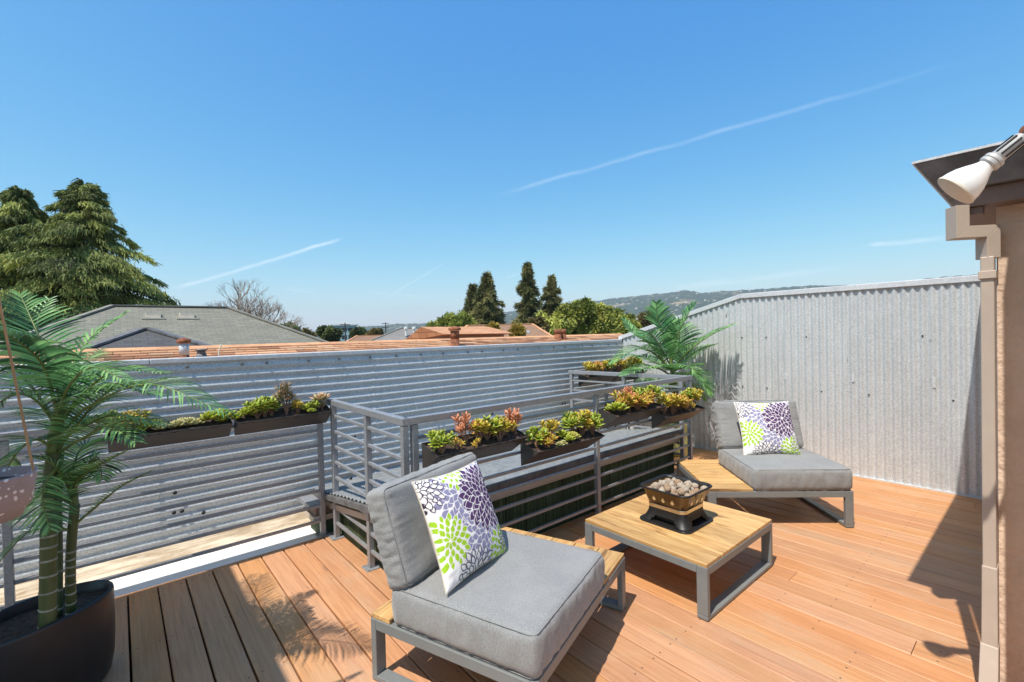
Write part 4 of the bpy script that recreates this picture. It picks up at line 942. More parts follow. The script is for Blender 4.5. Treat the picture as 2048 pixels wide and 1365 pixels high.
def trough(label, short, x0, x1, yb, zb, plants, dep=.185, drop=.045, hgt=.170, bits=26):
    L = x1-x0; t = thing('trough_planter', label, 'planter', ((x0+x1)/2, yb, zb), 0, 'dark steel trough planters hung on the rails')
    A_, B_, C_ = (0., 0.), (-dep, -drop), (-.004, -hgt)     # back top, front top, bottom (y, z)
    th = .0035
    def plate(n, P, Q, xa, xb):
        P = Vector((0, *P)); Q = Vector((0, *Q)); d = (Q-P).normalized(); nn = Vector((0, -d.z, d.y))*th; b = MB()
        b.add([(x, p.y, p.z) for x in (xa, xb) for p in (P, Q, Q+nn, P+nn)], [(0, 1, 2, 3), (7, 6, 5, 4), (0, 4, 5, 1), (1, 5, 6, 2), (2, 6, 7, 3), (3, 7, 4, 0)]); return b.build(n, M['bronze'], t, bevel=.001, fixn=True)
    plate('back_plate', A_, C_, -L/2+th, L/2-th); plate('front_plate', B_, C_, -L/2+th, L/2-th)
    for sx in (-1, 1):
        b = MB(); xs = (sx*L/2, sx*(L/2-th)); b.add([(x, *p) for x in xs for p in (A_, B_, C_)], [(0, 1, 2), (5, 4, 3), (0, 3, 4, 1), (1, 4, 5, 2), (2, 5, 3, 0)]); b.build('end_plate', M['bronze'], t, fixn=True)
        MB().box(sx*(L/2-.09)-.012, sx*(L/2-.09)+.012, .002, .006, -.03, .028).build('hook', M['bronze'], t)
    b = MB(); NX, NY = 40, 10
    for i in range(NX+1):
        for j in range(NY+1):
            f_ = j/NY; x = -L/2+.004+(L-.008)*i/NX; y = -.006+(-dep+.016)*f_*1.0; y = max(y, -dep+.014)
            b.v.append((x, y, -.018-(drop-.006)*f_+.008*mnoise.noise(Vector((x*40+x0*9, y*40, 0)))))
    for i in range(NX):
        for j in range(NY): b.f.append((i*(NY+1)+j, (i+1)*(NY+1)+j, (i+1)*(NY+1)+j+1, i*(NY+1)+j+1))
    b.build('soil', M['soil'], t)
    rs = np.random.default_rng(int(abs(x0*100+zb*1000)))
    for k, (key, f_, dy, sc) in enumerate(plants):
        out, words = SP[key]; me, stm = out[int(rs.integers(0, 3))]; yy = -.02-(dep-.045)*dy
        o = link('succulent', me, None, 0, (x0+L*f_, yb+yy, zb-.022-drop*dy), rs.uniform(0, 6.28)); sc *= 1.12; o.scale = (sc, sc, sc*rs.uniform(.92, 1.08))
        tag(o, f'{words}, {ORD[k]} in {short}', 'succulent', 'succulents in the trough planters')
        if stm:
            s_ = link('stem', stm, o)
    return t
trough('dark trough planter on the left rail, half hidden by palm fronds', 'the trough behind the palm fronds', -.06, .565, 3.676, 1.025,
       [('jade_green', .05, .5, 1.1), ('jade_yellow', .14, .6, 1.0), ('jade_yellow', .22, .5, 1.05), ('ros_green', .33, .6, .9), ('ros_pale', .45, .6, 1.1), ('ros_pale', .58, .5, 1.1), ('ros_pale', .70, .6, 1.1), ('ros_green', .82, .6, 1.0), ('ros_green', .93, .6, 1.15)], .14, .045, .150)
trough('dark trough planter on the left rail, at the rail corner', 'the trough at the rail corner', .595, 1.215, 3.676, 1.025,
       [('ros_green', .12, .5, 1.0), ('jade_green', .21, .6, 1.0), ('jade_green', .29, .5, 1.15), ('jade_green', .36, .4, 1.0), ('spike_dark', .52, .5, 1.05), ('jade_yellow', .64, .6, .7), ('ros_green', .74, .6, .8), ('jade_green', .82, .6, .7), ('aeon_pink', .92, .5, 1.0)], .14, .045, .150)
trough('dark trough planter on the long rail above the near pillow', 'the trough above the near pillow', 1.335, 2.02, 2.404, .905,
       [('jade_green', .08, .8, 1.05), ('small_orange', .24, .7, 1.0), ('camp_pink', .36, .5, 1.15), ('small_orange', .42, .95, .9), ('jade_yellow', .50, .6, 1.1), ('jade_green', .60, .5, 1.2), ('jade_yellow', .70, .8, 1.0), ('camp_orange', .82, .4, 1.0), ('camp_pink', .94, .5, 1.1)])
trough('dark trough planter hung lower on the long rail, second from the pillow', 'the lower trough left of the rail post', 2.10, 2.80, 2.404, .785,
       [('jade_green', .10, .5, 1.1), ('camp_orange', .18, .8, .9), ('jade_yellow', .30, .4, 1.1), ('ros_pale', .36, .9, .8), ('ros_green', .46, .5, 1.0), ('ros_yellow', .58, .7, 1.0), ('jade_green', .68, .3, 1.3), ('jade_yellow', .80, .4, 1.35), ('jade_green', .92, .6, 1.2)])
trough('dark trough planter on the long rail just right of the middle post', 'the trough right of the middle post', 2.96, 3.64, 2.404, .905,
       [('ros_green', .12, .7, 1.3), ('camp_orange', .30, .5, 1.25), ('camp_pink', .42, .5, 1.15), ('camp_orange', .52, .7, 1.25), ('jade_green', .64, .4, 1.35), ('camp_orange', .74, .6, 1.1), ('jade_green', .88, .4, 1.4)])
trough('dark trough planter at the far end of the long rail, lit on its front', 'the trough at the far end of the long rail', 3.70, 4.38, 2.404, .800,
       [('jade_yellow', .10, .5, 1.3), ('jade_yellow', .24, .7, 1.25), ('camp_orange', .38, .5, 1.25), ('camp_orange', .52, .5, 1.2), ('small_orange', .64, .8, 1.2), ('jade_green', .78, .4, 1.4), ('jade_yellow', .90, .5, 1.3)])
trough('dark trough planter on the far rail behind the stair hatch', 'the trough on the far rail', 4.33, 4.93, 3.835, 1.02,
       [('jade_yellow', .12, .6, 1.2), ('camp_orange', .32, .5, 1.3), ('camp_pink', .46, .5, 1.1), ('jade_yellow', .62, .5, 1.3), ('jade_green', .82, .5, 1.3)])
trough('dark trough planter on the far rail nearest the tall metal wall', 'the far trough nearest the metal wall', 4.97, 5.56, 3.835, 1.02,
       [('jade_yellow', .12, .5, 1.4), ('ros_yellow', .34, .5, 1.5), ('jade_yellow', .55, .5, 1.4), ('jade_green', .80, .5, 1.4)])
# black metal stool standing behind the end rail
sx_, sy_ = 4.78, 3.45
stl = thing('plant_stool', 'small black metal stool behind the end rail', 'stool', (sx_, sy_, 0))
MB().lathe([(.14, .58), (.15, .585), (.15, .60), (.14, .605)], 20).build('seat', M['black_steel'], stl)
for k in range(4):
    a = R_(45+90*k); MB().tube([(math.cos(a)*.12, math.sin(a)*.12, .58), (math.cos(a)*.17, math.sin(a)*.17, .004)], .010, 8).build('leg', M['black_steel'], stl)
MB().lathe([(.140, .25), (.150, .25), (.150, .262), (.140, .262)], 20, close=False).build('foot_ring', M['black_steel'], stl)

# ------------------------------------------------------------------ houses beyond the wall
def uv_roof(me):
    uv = me.uv_layers.new(name='UVMap')
    for p in me.polygons:
        n = p.normal; hv = Vector((0, 0, 1)).cross(n); hv = hv.normalized() if hv.length > 1e-3 else Vector((1, 0, 0)); sv = n.cross(hv)
        for li in p.loop_indices:
            co = me.vertices[me.loops[li].vertex_index].co; uv.data[li].uv = (co.dot(hv), co.dot(sv))
def roofpart(name, V, Fc, mt, parent):
    b = MB(); b.add(V, Fc); me = b.mesh(name, mt); bm_ = bmesh.new(); bm_.from_mesh(me); bmesh.ops.recalc_face_normals(bm_, faces=bm_.faces); bm_.to_mesh(me); bm_.free(); uv_roof(me); return link(name, me, parent)
GZ = -6.6
# neighbour with the orange shingles: ridge parallel to the side wall, a little below eye level
oh = thing('house', 'neighbouring house with long orange shingle roof just beyond the ribbed wall', 'house', (0, 8.0, GZ))
RZ = 1.485-GZ; X0, X1 = -7.0, 10.9; PT = .30; HD = 3.3
MB().box(X0+.3, X1-.3, -HD+.35, HD-.35, 0, RZ-HD*PT-.10).build('wall', M['cream'], oh)
roofpart('roof_deck', [(X0, -HD, RZ-HD*PT-.05), (X1, -HD, RZ-HD*PT-.05), (X1, 0, RZ-.05), (X0, 0, RZ-.05), (X1, HD, RZ-HD*PT-.05), (X0, HD, RZ-HD*PT-.05)], [(0, 1, 2, 3), (3, 2, 4, 5), (0, 3, 5), (1, 4, 2), (0, 5, 4, 1)], M['shingle_orange'], oh)
def shingle_field(parent, x0, x1, y_ridge, z_ridge, pitch, rows, cols, exp_=.135, tw=.31, sgn=-1, seed=1, xh=None):
    rs = np.random.default_rng(seed); V = []; Fq = []; C = []; sl = math.hypot(1, pitch); uy, uz = sgn/sl, -pitch/sl; nz, ny = 1/sl, -sgn*(-pitch)/sl*-1
    nrm = np.array([0, sgn*pitch/sl, 1/sl])
    for r in range(rows):
        off = rs.uniform(0, tw)
        x = x0-off
        while x < x1:
            a, b = max(x+.004, x0), min(x+tw-.004, x1); x += tw
            if b-a < .02: continue
            s0 = r*exp_; s1 = (r+1)*exp_+rs.uniform(-.006, .012); th0, th1 = .004, .018+rs.uniform(0, .006); o = len(V)
            for (xx, s_, t_) in ((a, s0, th0), (b, s0, th0), (b, s1, th1), (a, s1, th1), (a, s1, 0), (b, s1, 0)):
                V.append(np.array([xx, y_ridge+uy*s_, z_ridge+uz*s_])+nrm*t_)
            Fq += [(o, o+1, o+2, o+3), (o+3, o+2, o+5, o+4)]
            c = cols[int(rs.integers(0, len(cols)))]; C += [np.array(c)*rs.uniform(.85, 1.15)]*6
    me = raw_mesh('shingles', V, Fq, M['shingle_tint'], None, False, col=np.array(C)); o = link('shingles', me, parent); o['kind'] = 'stuff'; return o
q = NM('tinted_shingle'); a = q.n('ShaderNodeAttribute', attribute_name='tint'); n = q.noise(q.coord(), 60, 3); c = q.mix(q.ramp(n, .3, .7, 0, .35), a.outputs['Color'], (.08, .05, .04)); M['shingle_tint'] = q.done(c, .92)
ORS = [(.70, .38, .21), (.64, .33, .175), (.68, .41, .24), (.55, .27, .14), (.36, .17, .09)]
shingle_field(oh, X0, X1, 0, RZ-.045, PT, 16, ORS, .105, .28)
b = MB(); b.add([(x, y, RZ+z) for x in (X0, X1) for (y, z) in ((-.07, -.052), (0, -.018), (.07, -.052), (0, -.045))], [(0, 1, 5, 4), (1, 2, 6, 5), (2, 3, 7, 6), (3, 0, 4, 7), (0, 3, 2, 1), (4, 5, 6, 7)]); b.build('ridge_cap', M['hipcap_orange'], oh)
MB().box(X1-.02, X1+.10, -HD, 0, RZ-HD*PT-.3, RZ-HD*PT-.12).build('rust_flashing', M['rust'], oh)
def vent_pipe(x, y, z0, h, r, mt1, mt2, cap=True):
    t = MB().lathe([(r*1.5, z0-.1), (r*1.3, z0+.05), (r, z0+.08), (r, z0+h*.5)], 16, x, y).build('vent_pipe', mt1, oh, smooth=True)
    MB().lathe([(r*1.02, z0+h*.5), (r*1.02, z0+h*.85)], 16, x, y).build('pipe_sleeve', mt2, t, smooth=True)
    if cap: MB().lathe([(r*1.3, z0+h*.86), (r*1.45, z0+h*.9), (r*1.45, z0+h*.97), (r*.3, z0+h*1.04)], 16, x, y).build('cap', mt1, t, smooth=True)
vent_pipe(.63, -.95, RZ-.32, .40, .052, M['rust'], M['galv_cap'])
MB().tube([(1.02, -.75, RZ-.25), (1.03, -.75, RZ-.08), (1.06, -.75, RZ+.0)], .010, 6).build('vent_wire', M['vent'], oh)
vent_pipe(.86, -.5, RZ-.2, .14, .05, M['roof_metal'], M['roof_metal'])
vent_pipe(4.98, -.45, RZ-.26, .46, .085, M['rust'], M['rust'], True)
vent_pipe(8.05, -.25, RZ-.16, .34, .085, M['rust'], M['rust'], False); vent_pipe(8.24, -.25, RZ-.16, .34, .07, M['rust'], M['rust'], False)
# raised roof piece behind the ridge
roofpart('upper_roof', [(5.35, .5, RZ+.07), (7.3, .5, RZ+.06), (7.1, 1.25, RZ+.24), (5.2, 1.25, RZ+.25), (7.1, 2.2, RZ-.1), (5.2, 2.2, RZ-.1)], [(0, 1, 2, 3), (3, 2, 4, 5), (0, 3, 5), (1, 4, 2), (0, 5, 4, 1)], M['shingle_orange'], oh)
MB().box(5.4, 7.2, .75, 2.1, RZ-.6, RZ+.05).build('upper_wall', M['brown_trim'], oh)

def hip_house(label, cx, cy, zr, w, d, rl, pitch, mt, rz=0, eave=None, wallm='cream', name='house', windows=3):
    t = thing(name, label, 'house', (cx, cy, GZ), rz); zr = zr-GZ; hd, hw = d/2, w/2; ze = zr-hd*pitch
    MB().box(-hw+.4, hw-.4, -hd+.4, hd-.4, 0, ze+.05).build('wall', M[wallm], t)
    r = roofpart('roof', [(-hw, -hd, ze), (hw, -hd, ze), (hw, hd, ze), (-hw, hd, ze), (-rl/2, 0, zr), (rl/2, 0, zr)], [(0, 1, 5, 4), (2, 3, 4, 5), (1, 2, 5), (3, 0, 4), (0, 3, 2, 1)], mt, t)
    for a, b2_ in (((-hw, -hd, ze), (-rl/2, 0, zr)), ((hw, -hd, ze), (rl/2, 0, zr)), ((-rl/2, 0, zr), (rl/2, 0, zr))): MB().bar(Vector(a)+Vector((0, 0, .02)), Vector(b2_)+Vector((0, 0, .02)), .22, .05).build('hip_cap', M['hipcap_orange' if mt is M['shingle_brown'] else 'hipcap_grey'] if mt is not M['shingle_dark'] else M['roof_metal'], r)
    for k in range(windows):
        x = -hw+1.5+(w-3)*(k+.5)/windows; wn_ = MB().box(x-.5, x+.5, -hd+.37, -hd+.41, ze-1.9, ze-.7).build('window', M['vent'], t); MB().box(x-.43, x+.43, -hd+.355, -hd+.369, ze-1.83, ze-.77).build('pane', M['glass'], wn_)
    return t, r, zr, ze
D_ = 22.0
rL, rR = ray(225, 614), ray(456, 615); xl, xr_ = rL[0]/rL[1]*D_, rR[0]/rR[1]*D_; zr = H+.0615*D_
gh, gr, zr_, ze_ = hip_house('grey-green hip roofed house between the cedar and the bare tree', (xl+xr_)/2, D_, zr, (xr_-xl)+8.6, 8.6, xr_-xl, .52, M['shingle_grey'])
0 and shingle_field(gr, -(xr_-xl)/2-.0, (xr_-xl)/2, 0, zr_+.0, .52, 16, [(.205, .195, .155), (.165, .158, .125), (.235, .22, .175)], .16, .33, -1, 5)
for px_ in (306, 374):
    r = ray(px_, 621); x = r[0]/r[1]*(D_-.9)-(xl+xr_)/2
    v_ = MB().box(x-.22, x+.22, -.95, -.62, zr_-.46, zr_-.27).build('roof_vent', M['vent'], gr); MB().box(x-.34, x+.34, -1.05, -.55, zr_-.52, zr_-.462).build('vent_base', M['vent'], v_)
# lower dark hip in front of it
r = ray(292, 657); D3 = 16.2; xc = r[0]/r[1]*D3; hip_house('dark grey hip roof of a lower wing in front of the grey-green roof', xc, D3, H+(.0225)*D3, 6.0, 6.0, .15, .42, M['shingle_dark'])
p = far(822, 657, 46); hip_house('pale grey hip roof with white vents beyond the orange roof', p[0], p[1], p[2], 11, 9, 2.0, .42, M['shingle_far'], R_(-28))
for px_ in (812, 828): 
    p = far(px_, 656, 44); t = thing('roof_vent', 'white vent on the pale grey hip roof, ' + ('left one' if px_ == 812 else 'right one'), 'vent', (p[0], p[1], p[2]-.75), 0, 'white vents on the far grey roof'); MB().lathe([(.12, 0), (.12, .6), (.2, .62), (.2, .8), (.05, .85)], 10).build('pipe', M['white_lamp'], t)
p = far(1000, 650, 36); bh = hip_house('brown roofed house with a skylight below the redwoods', p[0], p[1], p[2], 8.5, 8, 5.0, .38, M['shingle_brown'], R_(-36))
MB().box(1.2, 2.1, -1.9, -1.2, bh[2]-.70, bh[2]-.50).build('skylight', M['galv_cap'], bh[1])
p = far(505, 655, 30)
p = far(740, 668, 60); hip_house('small brown roofed house half hidden by shrubs in the distance', p[0], p[1], p[2]-.2, 9, 8, 3, .4, M['shingle_brown'], R_(-20), windows=0)
p = far(690, 655, 130); tl = thing('office_block', 'small teal flat topped building on the horizon', 'building', (p[0], p[1], GZ), R_(-25)); MB().box(-2.8, 2.8, -3, 3, 0, p[2]-GZ+.4).build('wall', M['teal'], tl)
for k in range(2):
    for j in range(3): MB().box(-2.2+j*1.6, -1.0+j*1.6, -3.05, -3.0, p[2]-GZ-1.2-k*1.9, p[2]-GZ-.2-k*1.9).build('window', M['glass'], tl)
MB().box(-3.2, 3.2, -3.4, 3.4, p[2]-GZ+.4, p[2]-GZ+.7).build('roof', M['galv_cap'], tl)

# utility poles
for px_, py_, dist, word in ((552, 645, 62, 'beside the grey hip roof'), (690, 646, 95, 'above the teal building'), (771, 645, 120, 'left of the pale grey roof')):
    p = far(px_, py_, dist); t = thing('utility_pole', f'thin wooden utility pole with crossarm {word}', 'utility pole', (p[0], p[1], GZ), R_(20), 'utility poles on the horizon'); hgt = p[2]-GZ
    MB().tube([(0, 0, 0), (0, 0, hgt)], [.16, .11], 8).build('pole', M['pole'], t)
    for k in range(2): MB().box(-1.2, 1.2, -.07, .07, hgt-.45-k*.9, hgt-.30-k*.9).build('crossarm', M['pole'], t)
    for s_ in (-1.0, -.5, .5, 1.0): MB().lathe([(.05, hgt-.30), (.06, hgt-.2), (.02, hgt-.14)], 6, s_, 0).build('insulator', M['cream'], t)

# ------------------------------------------------------------------ trees
def quad_cloud(P, dirs, ln, wd, rs):
    n = len(P); d = dirs/np.linalg.norm(dirs, axis=1, keepdims=True); r = rs.normal(size=(n, 3)); s_ = np.cross(d, r); s_ /= np.linalg.norm(s_, axis=1, keepdims=True)
    a = P-s_*wd[:, None]*.5; b = P+s_*wd[:, None]*.5; c = P+d*ln[:, None]+s_*wd[:, None]*.3; e = P+d*ln[:, None]-s_*wd[:, None]*.3
    return np.stack([a, b, c, e], 1).reshape(-1, 3), np.arange(n*4).reshape(-1, 4)
def crown_mesh(P, dirs, ln, wd, tone, mt, rs, name='crown'):
    V, Fq = quad_cloud(P, dirs, ln, wd, rs); return raw_mesh(name, V, Fq, mt, np.repeat(tone, 4))
def conifer(name, label, base, top, rad, mt, seed, nb=70, nq=70, droop=.35, leaders=((0, 0, 1.0),), start=.12, size=.3, group=None, shape=.8, lean=0, hang=.5, brk=0.):
    rs = np.random.default_rng(seed); t = thing(name, label, 'tree', tuple(base), 0, group); Ht = top
    P = []; Dv = []; tn = []; tr = MB()
    for (lx, ly, lf) in leaders:
        hh = Ht*lf; tp = np.array([lx, ly, hh]); C = catmull([np.zeros(3), np.array([lx*.3, ly*.3, hh*.35]), np.array([lx*.8, ly*.8, hh*.7]), tp], 6)
        tr.tube([Vector(p) for p in C], [max(.03, Ht*.022*(1-i/len(C))) for i in range(len(C))], 8)
        for k in range(nb):
            f_ = start+(1-start)*((k+rs.uniform(0, 1))/nb); z = hh*f_; env = rad*(1-((f_-start)/(1-start))**shape)*(1-.35*max(0, (.30-f_)/.30))+rad*.05
            L_ = env*rs.uniform(.50, 1.18)*(1 if rs.uniform() > brk else .45); a = k*2.39996+rs.uniform(-.4, .4); c0 = np.array([np.interp(f_*(len(C)-1), range(len(C)), C[:, i]) for i in range(3)])
            d = np.array([math.cos(a), math.sin(a), rs.uniform(.05, .35)-.10])
            N = int(nq*(.35+.9*L_/rad)); u = rs.uniform(.06, 1, N)**.7
            pos = c0+np.outer(u*L_, d)+np.outer(-droop*L_*u**2.2, (0, 0, 1)); wl = .30*L_*(1-u*.55)*rs.normal(size=N)*.55
            pos += np.outer(wl, (-math.sin(a), math.cos(a), 0)); pos[:, 2] += rs.normal(size=N)*size*.28-np.abs(wl)*.25
            tb_ = rs.uniform(0, 1)
            dv = np.outer(np.ones(N), d)*.8+rs.normal(size=(N, 3))*.55+np.array((0, 0, -hang)); P.append(pos); Dv.append(dv); tn.append(np.clip(tb_*.6+.4*rs.uniform(0, 1, N), 0, 1))
            if L_ > rad*.35: tr.tube([Vector(c0), Vector(c0+d*L_*.5-np.array((0, 0, droop*L_*.2))), Vector(c0+d*L_*.9-np.array((0, 0, droop*L_*.8)))], [.05*Ht/15, .03*Ht/15, .01], 4, False)
    P = np.vstack(P); Dv = np.vstack(Dv); tn = np.concatenate(tn); n = len(P)
    link('crown', crown_mesh(P, Dv, size*1.25*rs.uniform(.6, 1.4, n), size*.26*rs.uniform(.6, 1.3, n), tn, mt, rs), t)
    tr.build('trunk', M['bark'], t); return t
def leafy(name, label, base, hgt, rx, rz_, mt, seed, nc=34, nq=220, size=.35, trunk_h=None, group=None, droop=0., squash=1.):
    rs = np.random.default_rng(seed); t = thing(name, label, 'tree', tuple(base), 0, group); zc = hgt-rz_; P = []; Dv = []; tn = []; tr = MB()
    tr.tube([(0, 0, 0), (.1, .05, zc*.5), (0, 0, zc)], [hgt*.028, hgt*.02, hgt*.012], 8)
    for k in range(nc):
        v = rs.normal(size=3); v /= np.linalg.norm(v); v[2] = v[2]*.9+.12; rr_ = rs.uniform(.35, 1.0)**.5; c = np.array([v[0]*rx*rr_, v[1]*rx*rr_, zc+v[2]*rz_*rr_]); cr = rx*rs.uniform(.16, .34)
        tr.tube([(0, 0, zc*.85), Vector(c*np.array((.5, .5, 1))+np.array((0, 0, -.3*(c[2]-zc)-.2))), Vector(c)], [hgt*.008, hgt*.005, .02], 4, False)
        N = nq; q_ = rs.normal(size=(N, 3)); q_ /= np.linalg.norm(q_, axis=1, keepdims=True); q_ *= (rs.uniform(.1, 1, N)**.5*cr)[:, None]; q_[:, 2] *= squash
        q_[:, 2] -= droop*cr*rs.uniform(0, 1, N)**2*1.5
        P.append(c+q_); Dv.append(q_/cr+rs.normal(size=(N, 3))*.5+np.array((0, 0, -.2-droop))); tb_ = rs.uniform(0, 1); tn.append(np.clip(.55*tb_+.45*rs.uniform(0, 1, N), 0, 1))
    P = np.vstack(P); Dv = np.vstack(Dv); tn = np.concatenate(tn); n = len(P)
    link('crown', crown_mesh(P, Dv, size*rs.uniform(.6, 1.3, n), size*.5*rs.uniform(.6, 1.3, n), tn, mt, rs), t); tr.build('trunk', M['bark'], t); return t
def gnd(px, dist): p = far(px, 682, dist); return np.array([p[0], p[1], GZ])
def top_h(px, py, dist): return far(px, py, dist)[2]-GZ
# deodar cedar with two leaders: camera-right axis is about (.76,-.65)
bs = gnd(122, 31); ht = top_h(160, 372, 31); ax = np.array([.76, -.65])
l1, l2 = ax*(1.35), ax*(-1.75)
conifer('cedar_tree', 'huge drooping cedar with twin tops behind the grey-green roof', bs, ht, 7.6, M['cedar'], 3, 165, 760, .34, ((l1[0], l1[1], 1.0), (l2[0], l2[1], .985)), .30, .185, shape=1.05, hang=1.5)
def rw_(px, top, dist, halfpx, word, seed, **k):
    conifer('redwood_tree', word, gnd(px, dist), top_h(px, top, dist), halfpx/F*dist*1.45, M['redwood'], seed, 95, 260, .24, ((0, 0, 1.0),), .30, .42, 'redwoods on the skyline', **k)
rw_(977, 548, 62, 27, 'broad redwood standing second of the skyline redwoods from left', 11, shape=2.2)
rw_(948, 572, 66, 23, 'dense redwood leaning into its taller neighbour at left', 12, shape=1.6)
rw_(1058, 528, 66, 24, 'tallest slender redwood with a pointed top', 13, shape=1.5, brk=.15)
rw_(1106, 553, 70, 20, 'thin ragged redwood right of the tallest one', 14, shape=2.4, brk=.5)
def tr_(px, top, dist, halfpx, zf, mt, word, seed, **k):
    h_ = top_h(px, top, dist); rx = halfpx/F*dist; leafy('broadleaf_tree', word, gnd(px, dist), h_, rx, rx*zf, M[mt], seed, **k)
tr_(1100, 622, 48, 34, .9, 'green_tree', 'bright green weeping tree right of the tallest redwood', 21, droop=.7)
tr_(1138, 606, 50, 30, 1.2, 'green_tree', 'bright green tree with an airy top below the thin redwood', 22, droop=.4)
tr_(1165, 600, 50, 28, 1.4, 'green_tree', 'tallest bright green tree in the row by the hills', 23)
tr_(1214, 606, 50, 27, 1.3, 'green_tree', 'yellow-green tree topped with bare twigs', 24, droop=.4)
tr_(1256, 636, 46, 26, 1.0, 'green_tree', 'round green tree behind the far end of the orange roof', 25)
tr_(1300, 621, 60, 17, 1.3, 'olive_tree', 'small rusty brown tree left of the far palm', 26)
tr_(915, 632, 55, 34, .7, 'green_tree', 'low green tree left of the redwoods', 27)
tr_(880, 645, 58, 22, .7, 'green_tree', 'small green shrub tree right of the pale grey roof', 28)
tr_(577, 650, 45, 21, 1.0, 'dark_tree', 'rounded dark green tree at the right end of the grey-green roof', 29, droop=.5)
tr_(612, 664, 55, 16, .8, 'olive_tree', 'sparse brownish shrub right of the rounded dark tree', 30, nc=16)
tr_(659, 655, 60, 17, .9, 'dark_tree', 'small dark conical tree left of the teal building', 31)
tr_(750, 660, 70, 14, .9, 'olive_tree', 'brownish green shrub left of the pale grey roof', 32)
tr_(717, 655, 80, 12, 1.0, 'dark_tree', 'narrow dark tree right of the teal building', 33)
tr_(985, 654, 31, 9, 1.0, 'yellow_tree', 'yellow flowering bush beside the brown roof, left one', 34, nc=12)
tr_(1035, 660, 31, 8, .9, 'yellow_tree', 'yellow flowering bush beside the brown roof, right one', 35, nc=12)
tr_(1075, 640, 40, 20, .9, 'olive_tree', 'greyish twiggy tree below the tallest redwood', 36, nc=22, nq=90)
# bare tree
def bare_tree(label, base, hgt, spread, seed):
    rs = random.Random(seed); t = thing('bare_tree', label, 'tree', tuple(base)); tk = MB(); tw = MB()
    def grow(p, d, L_, r, lev):
        e = p+d*L_; mid = (p+e)/2+Vector((rs.uniform(-1, 1), rs.uniform(-1, 1), rs.uniform(-.3, .6)))*L_*.08
        (tk if lev < 3 else tw).tube([p, mid, e], [r, r*.85, r*.65], 5 if lev < 3 else 3, False)
        if lev >= 7: return
        for k in range(rs.choice([2, 3, 3]) if lev else 5):
            ax_ = Vector((rs.uniform(-1, 1), rs.uniform(-1, 1), rs.uniform(-1, 1))).normalized(); nd = (d+ax_*rs.uniform(.40, .75)+Vector((0, 0, .10))).normalized(); grow(mid.lerp(e, rs.uniform(.3, 1)), nd, L_*rs.uniform(.30, .50) if lev == 0 else L_*rs.uniform(.62, .80), r*.62, lev+1)
    grow(Vector((0, 0, 0)), Vector((0, 0, 1)), hgt*.55, .20, 0)
    tk.build('trunk', M['twig'], t); tw.build('twigs', M['twig'], t)
bs = gnd(483, 38); bare_tree('leafless grey-brown tree rising over the grey-green roof', bs, top_h(480, 588, 38)*.86, 3, 5)

# ------------------------------------------------------------------ distant town trees and hills
rs = np.random.default_rng(50); P = []; Dv = []; tn = []
for k in range(420):
    az = R_(rs.uniform(-12, 92)); ds_ = 90*10**rs.uniform(0, 1.05); h_ = rs.uniform(4.5, 8.3)*(1 if ds_ < 300 else 1.15); rx = rs.uniform(1.6, 4.0); N = 90
    c = np.array([math.sin(az)*ds_, math.cos(az)*ds_, GZ+h_*.62]); q_ = rs.normal(size=(N, 3)); q_ /= np.linalg.norm(q_, axis=1, keepdims=True); q_ *= np.array([rx, rx, h_*.38])*(rs.uniform(.3, 1, N)**.4)[:, None]
    P.append(c+q_); Dv.append(q_); tn.append(np.clip(rs.uniform(0, 1)*.6+.4*rs.uniform(0, 1, N), 0, 1))
P = np.vstack(P); n = len(P); o = link('distant_trees', crown_mesh(P, np.vstack(Dv), rs.uniform(.8, 1.9, n), rs.uniform(.6, 1.3, n), np.concatenate(tn), M['dark_tree'], rs, 'distant_trees')); o['kind'] = 'stuff'; o['label'] = 'distant mass of street trees toward the hills'
AZT = [-40, -7, 5, 15.9, 24, 31, 35, 39, 44, 50.1, 54.2, 57, 59.4, 61, 62.6, 66.7, 72.4, 76.6, 80.4, 86, 110]
SLT = [.016, .014, .012, .0130, .021, .0275, .035, .0425, .050, .0595, .0655, .070, .0735, .0765, .0690, .0715, .0700, .0695, .0675, .0680, .06]
b = MB(); NA, NR = 900, 46; HV = []
for i in range(NA+1):
    az = -40+150*i/NA; sl_ = np.interp(az, AZT, SLT); a = R_(az)
    for j in range(NR+1):
        f_ = j/NR; r = 1300+2500*f_; x, y = r*math.sin(a), r*math.cos(a)
        e = min(1, f_/.85); prof = (3*e*e-2*e**3) if f_ < .85 else 1-(f_-.85)*1.2
        hh = sl_*3425*prof
        hh += (26*mnoise.noise(Vector((x*.0022, y*.0022, 0)))+16*mnoise.noise(Vector((x*.006, y*.006, 3))))*prof*(1-.75*e**6)
        hh += (7*max(0, mnoise.noise(Vector((x*.018, y*.018, 8))))+6*mnoise.noise(Vector((x*.05, y*.05, 6))))*min(1, prof*2)*min(1, sl_/.04)
        HV.append((x, y, GZ-2+hh+8*prof))
b.v = HV
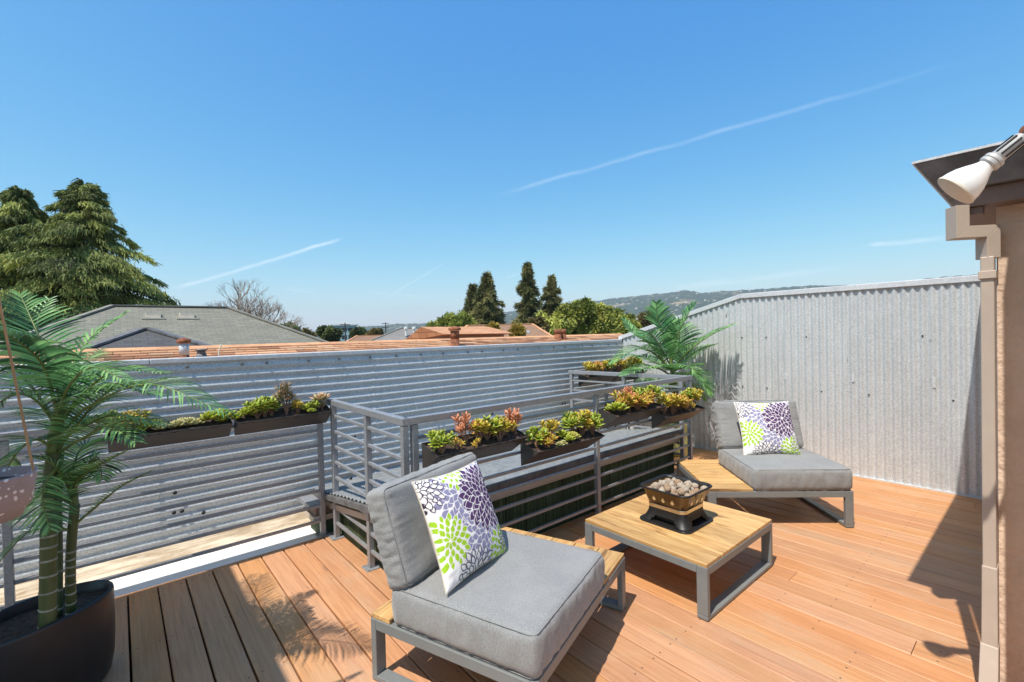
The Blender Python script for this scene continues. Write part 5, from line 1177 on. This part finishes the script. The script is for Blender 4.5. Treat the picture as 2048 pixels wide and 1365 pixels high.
for i in range(NA):
    for j in range(NR): b.f.append((i*(NR+1)+j, i*(NR+1)+j+1, (i+1)*(NR+1)+j+1, (i+1)*(NR+1)+j))
q = NM('dry_wooded_hills'); n = q.noise(q.coord(), .0045, 8, .68); n2 = q.noise(q.coord(), .035, 6, .7); v = q.voro(q.coord(), .045)
c = q.mix(q.ramp(n, .55, .66), q.mix(q.ramp(n2, .35, .65), (.022, .034, .016), (.060, .072, .034)), (.30, .235, .14)); c = q.mix(q.ramp(n2, .56, .66, 0, .85), c, (.035, .050, .022))
cv = q.n('ShaderNodeTexVoronoi'); q.t.links.new(q.coord(), cv.inputs[0]); cv.inputs['Scale'].default_value = .030; sp = q.n('ShaderNodeSeparateColor'); q.t.links.new(cv.outputs['Color'], sp.inputs[0])
hs = q.math('MULTIPLY', q.ramp(cv.outputs['Distance'], .16, .24, 1, 0), q.ramp(sp.outputs[0], .72, .76)); c = q.mix(hs, c, (.55, .50, .44))
hm = q.done(c, .95); hl = b.build('hills', hm, smooth=True); struct(hl)
rs = random.Random(9); hb = MB()
for k in range(220):
    i = rs.randrange(int(NA*.44), NA-140); j = int(NR*rs.uniform(.05, .75)); x, y, z = HV[i*(NR+1)+j]; s_ = rs.uniform(3, 6); hb.box(-s_, s_, -s_*.7, s_*.7, 0, s_*1.0, Matrix.Translation((x, y, z)) @ Matrix.Rotation(rs.uniform(0, 3), 4, 'Z'))
o = hb.build('hillside_houses', M['cream']); o['kind'] = 'stuff'; o['label'] = 'pale houses scattered over the distant hillside'
q = bpy.data.materials.new('haze'); q.use_nodes = True; q.node_tree.nodes.clear()
pv = q.node_tree.nodes.new('ShaderNodeVolumePrincipled'); pv.inputs['Color'].default_value = (.80, .91, 1.0, 1); pv.inputs['Density'].default_value = 1.4e-4; pv.inputs['Anisotropy'].default_value = .2
mo = q.node_tree.nodes.new('ShaderNodeOutputMaterial'); q.node_tree.links.new(pv.outputs[0], mo.inputs['Volume'])
HZ = MB().box(-4300, 5200, -2100, 5200, GZ-3, 330).build('haze', q); HZ['kind'] = 'stuff'; HZ['label'] = 'thin blue haze in the air'
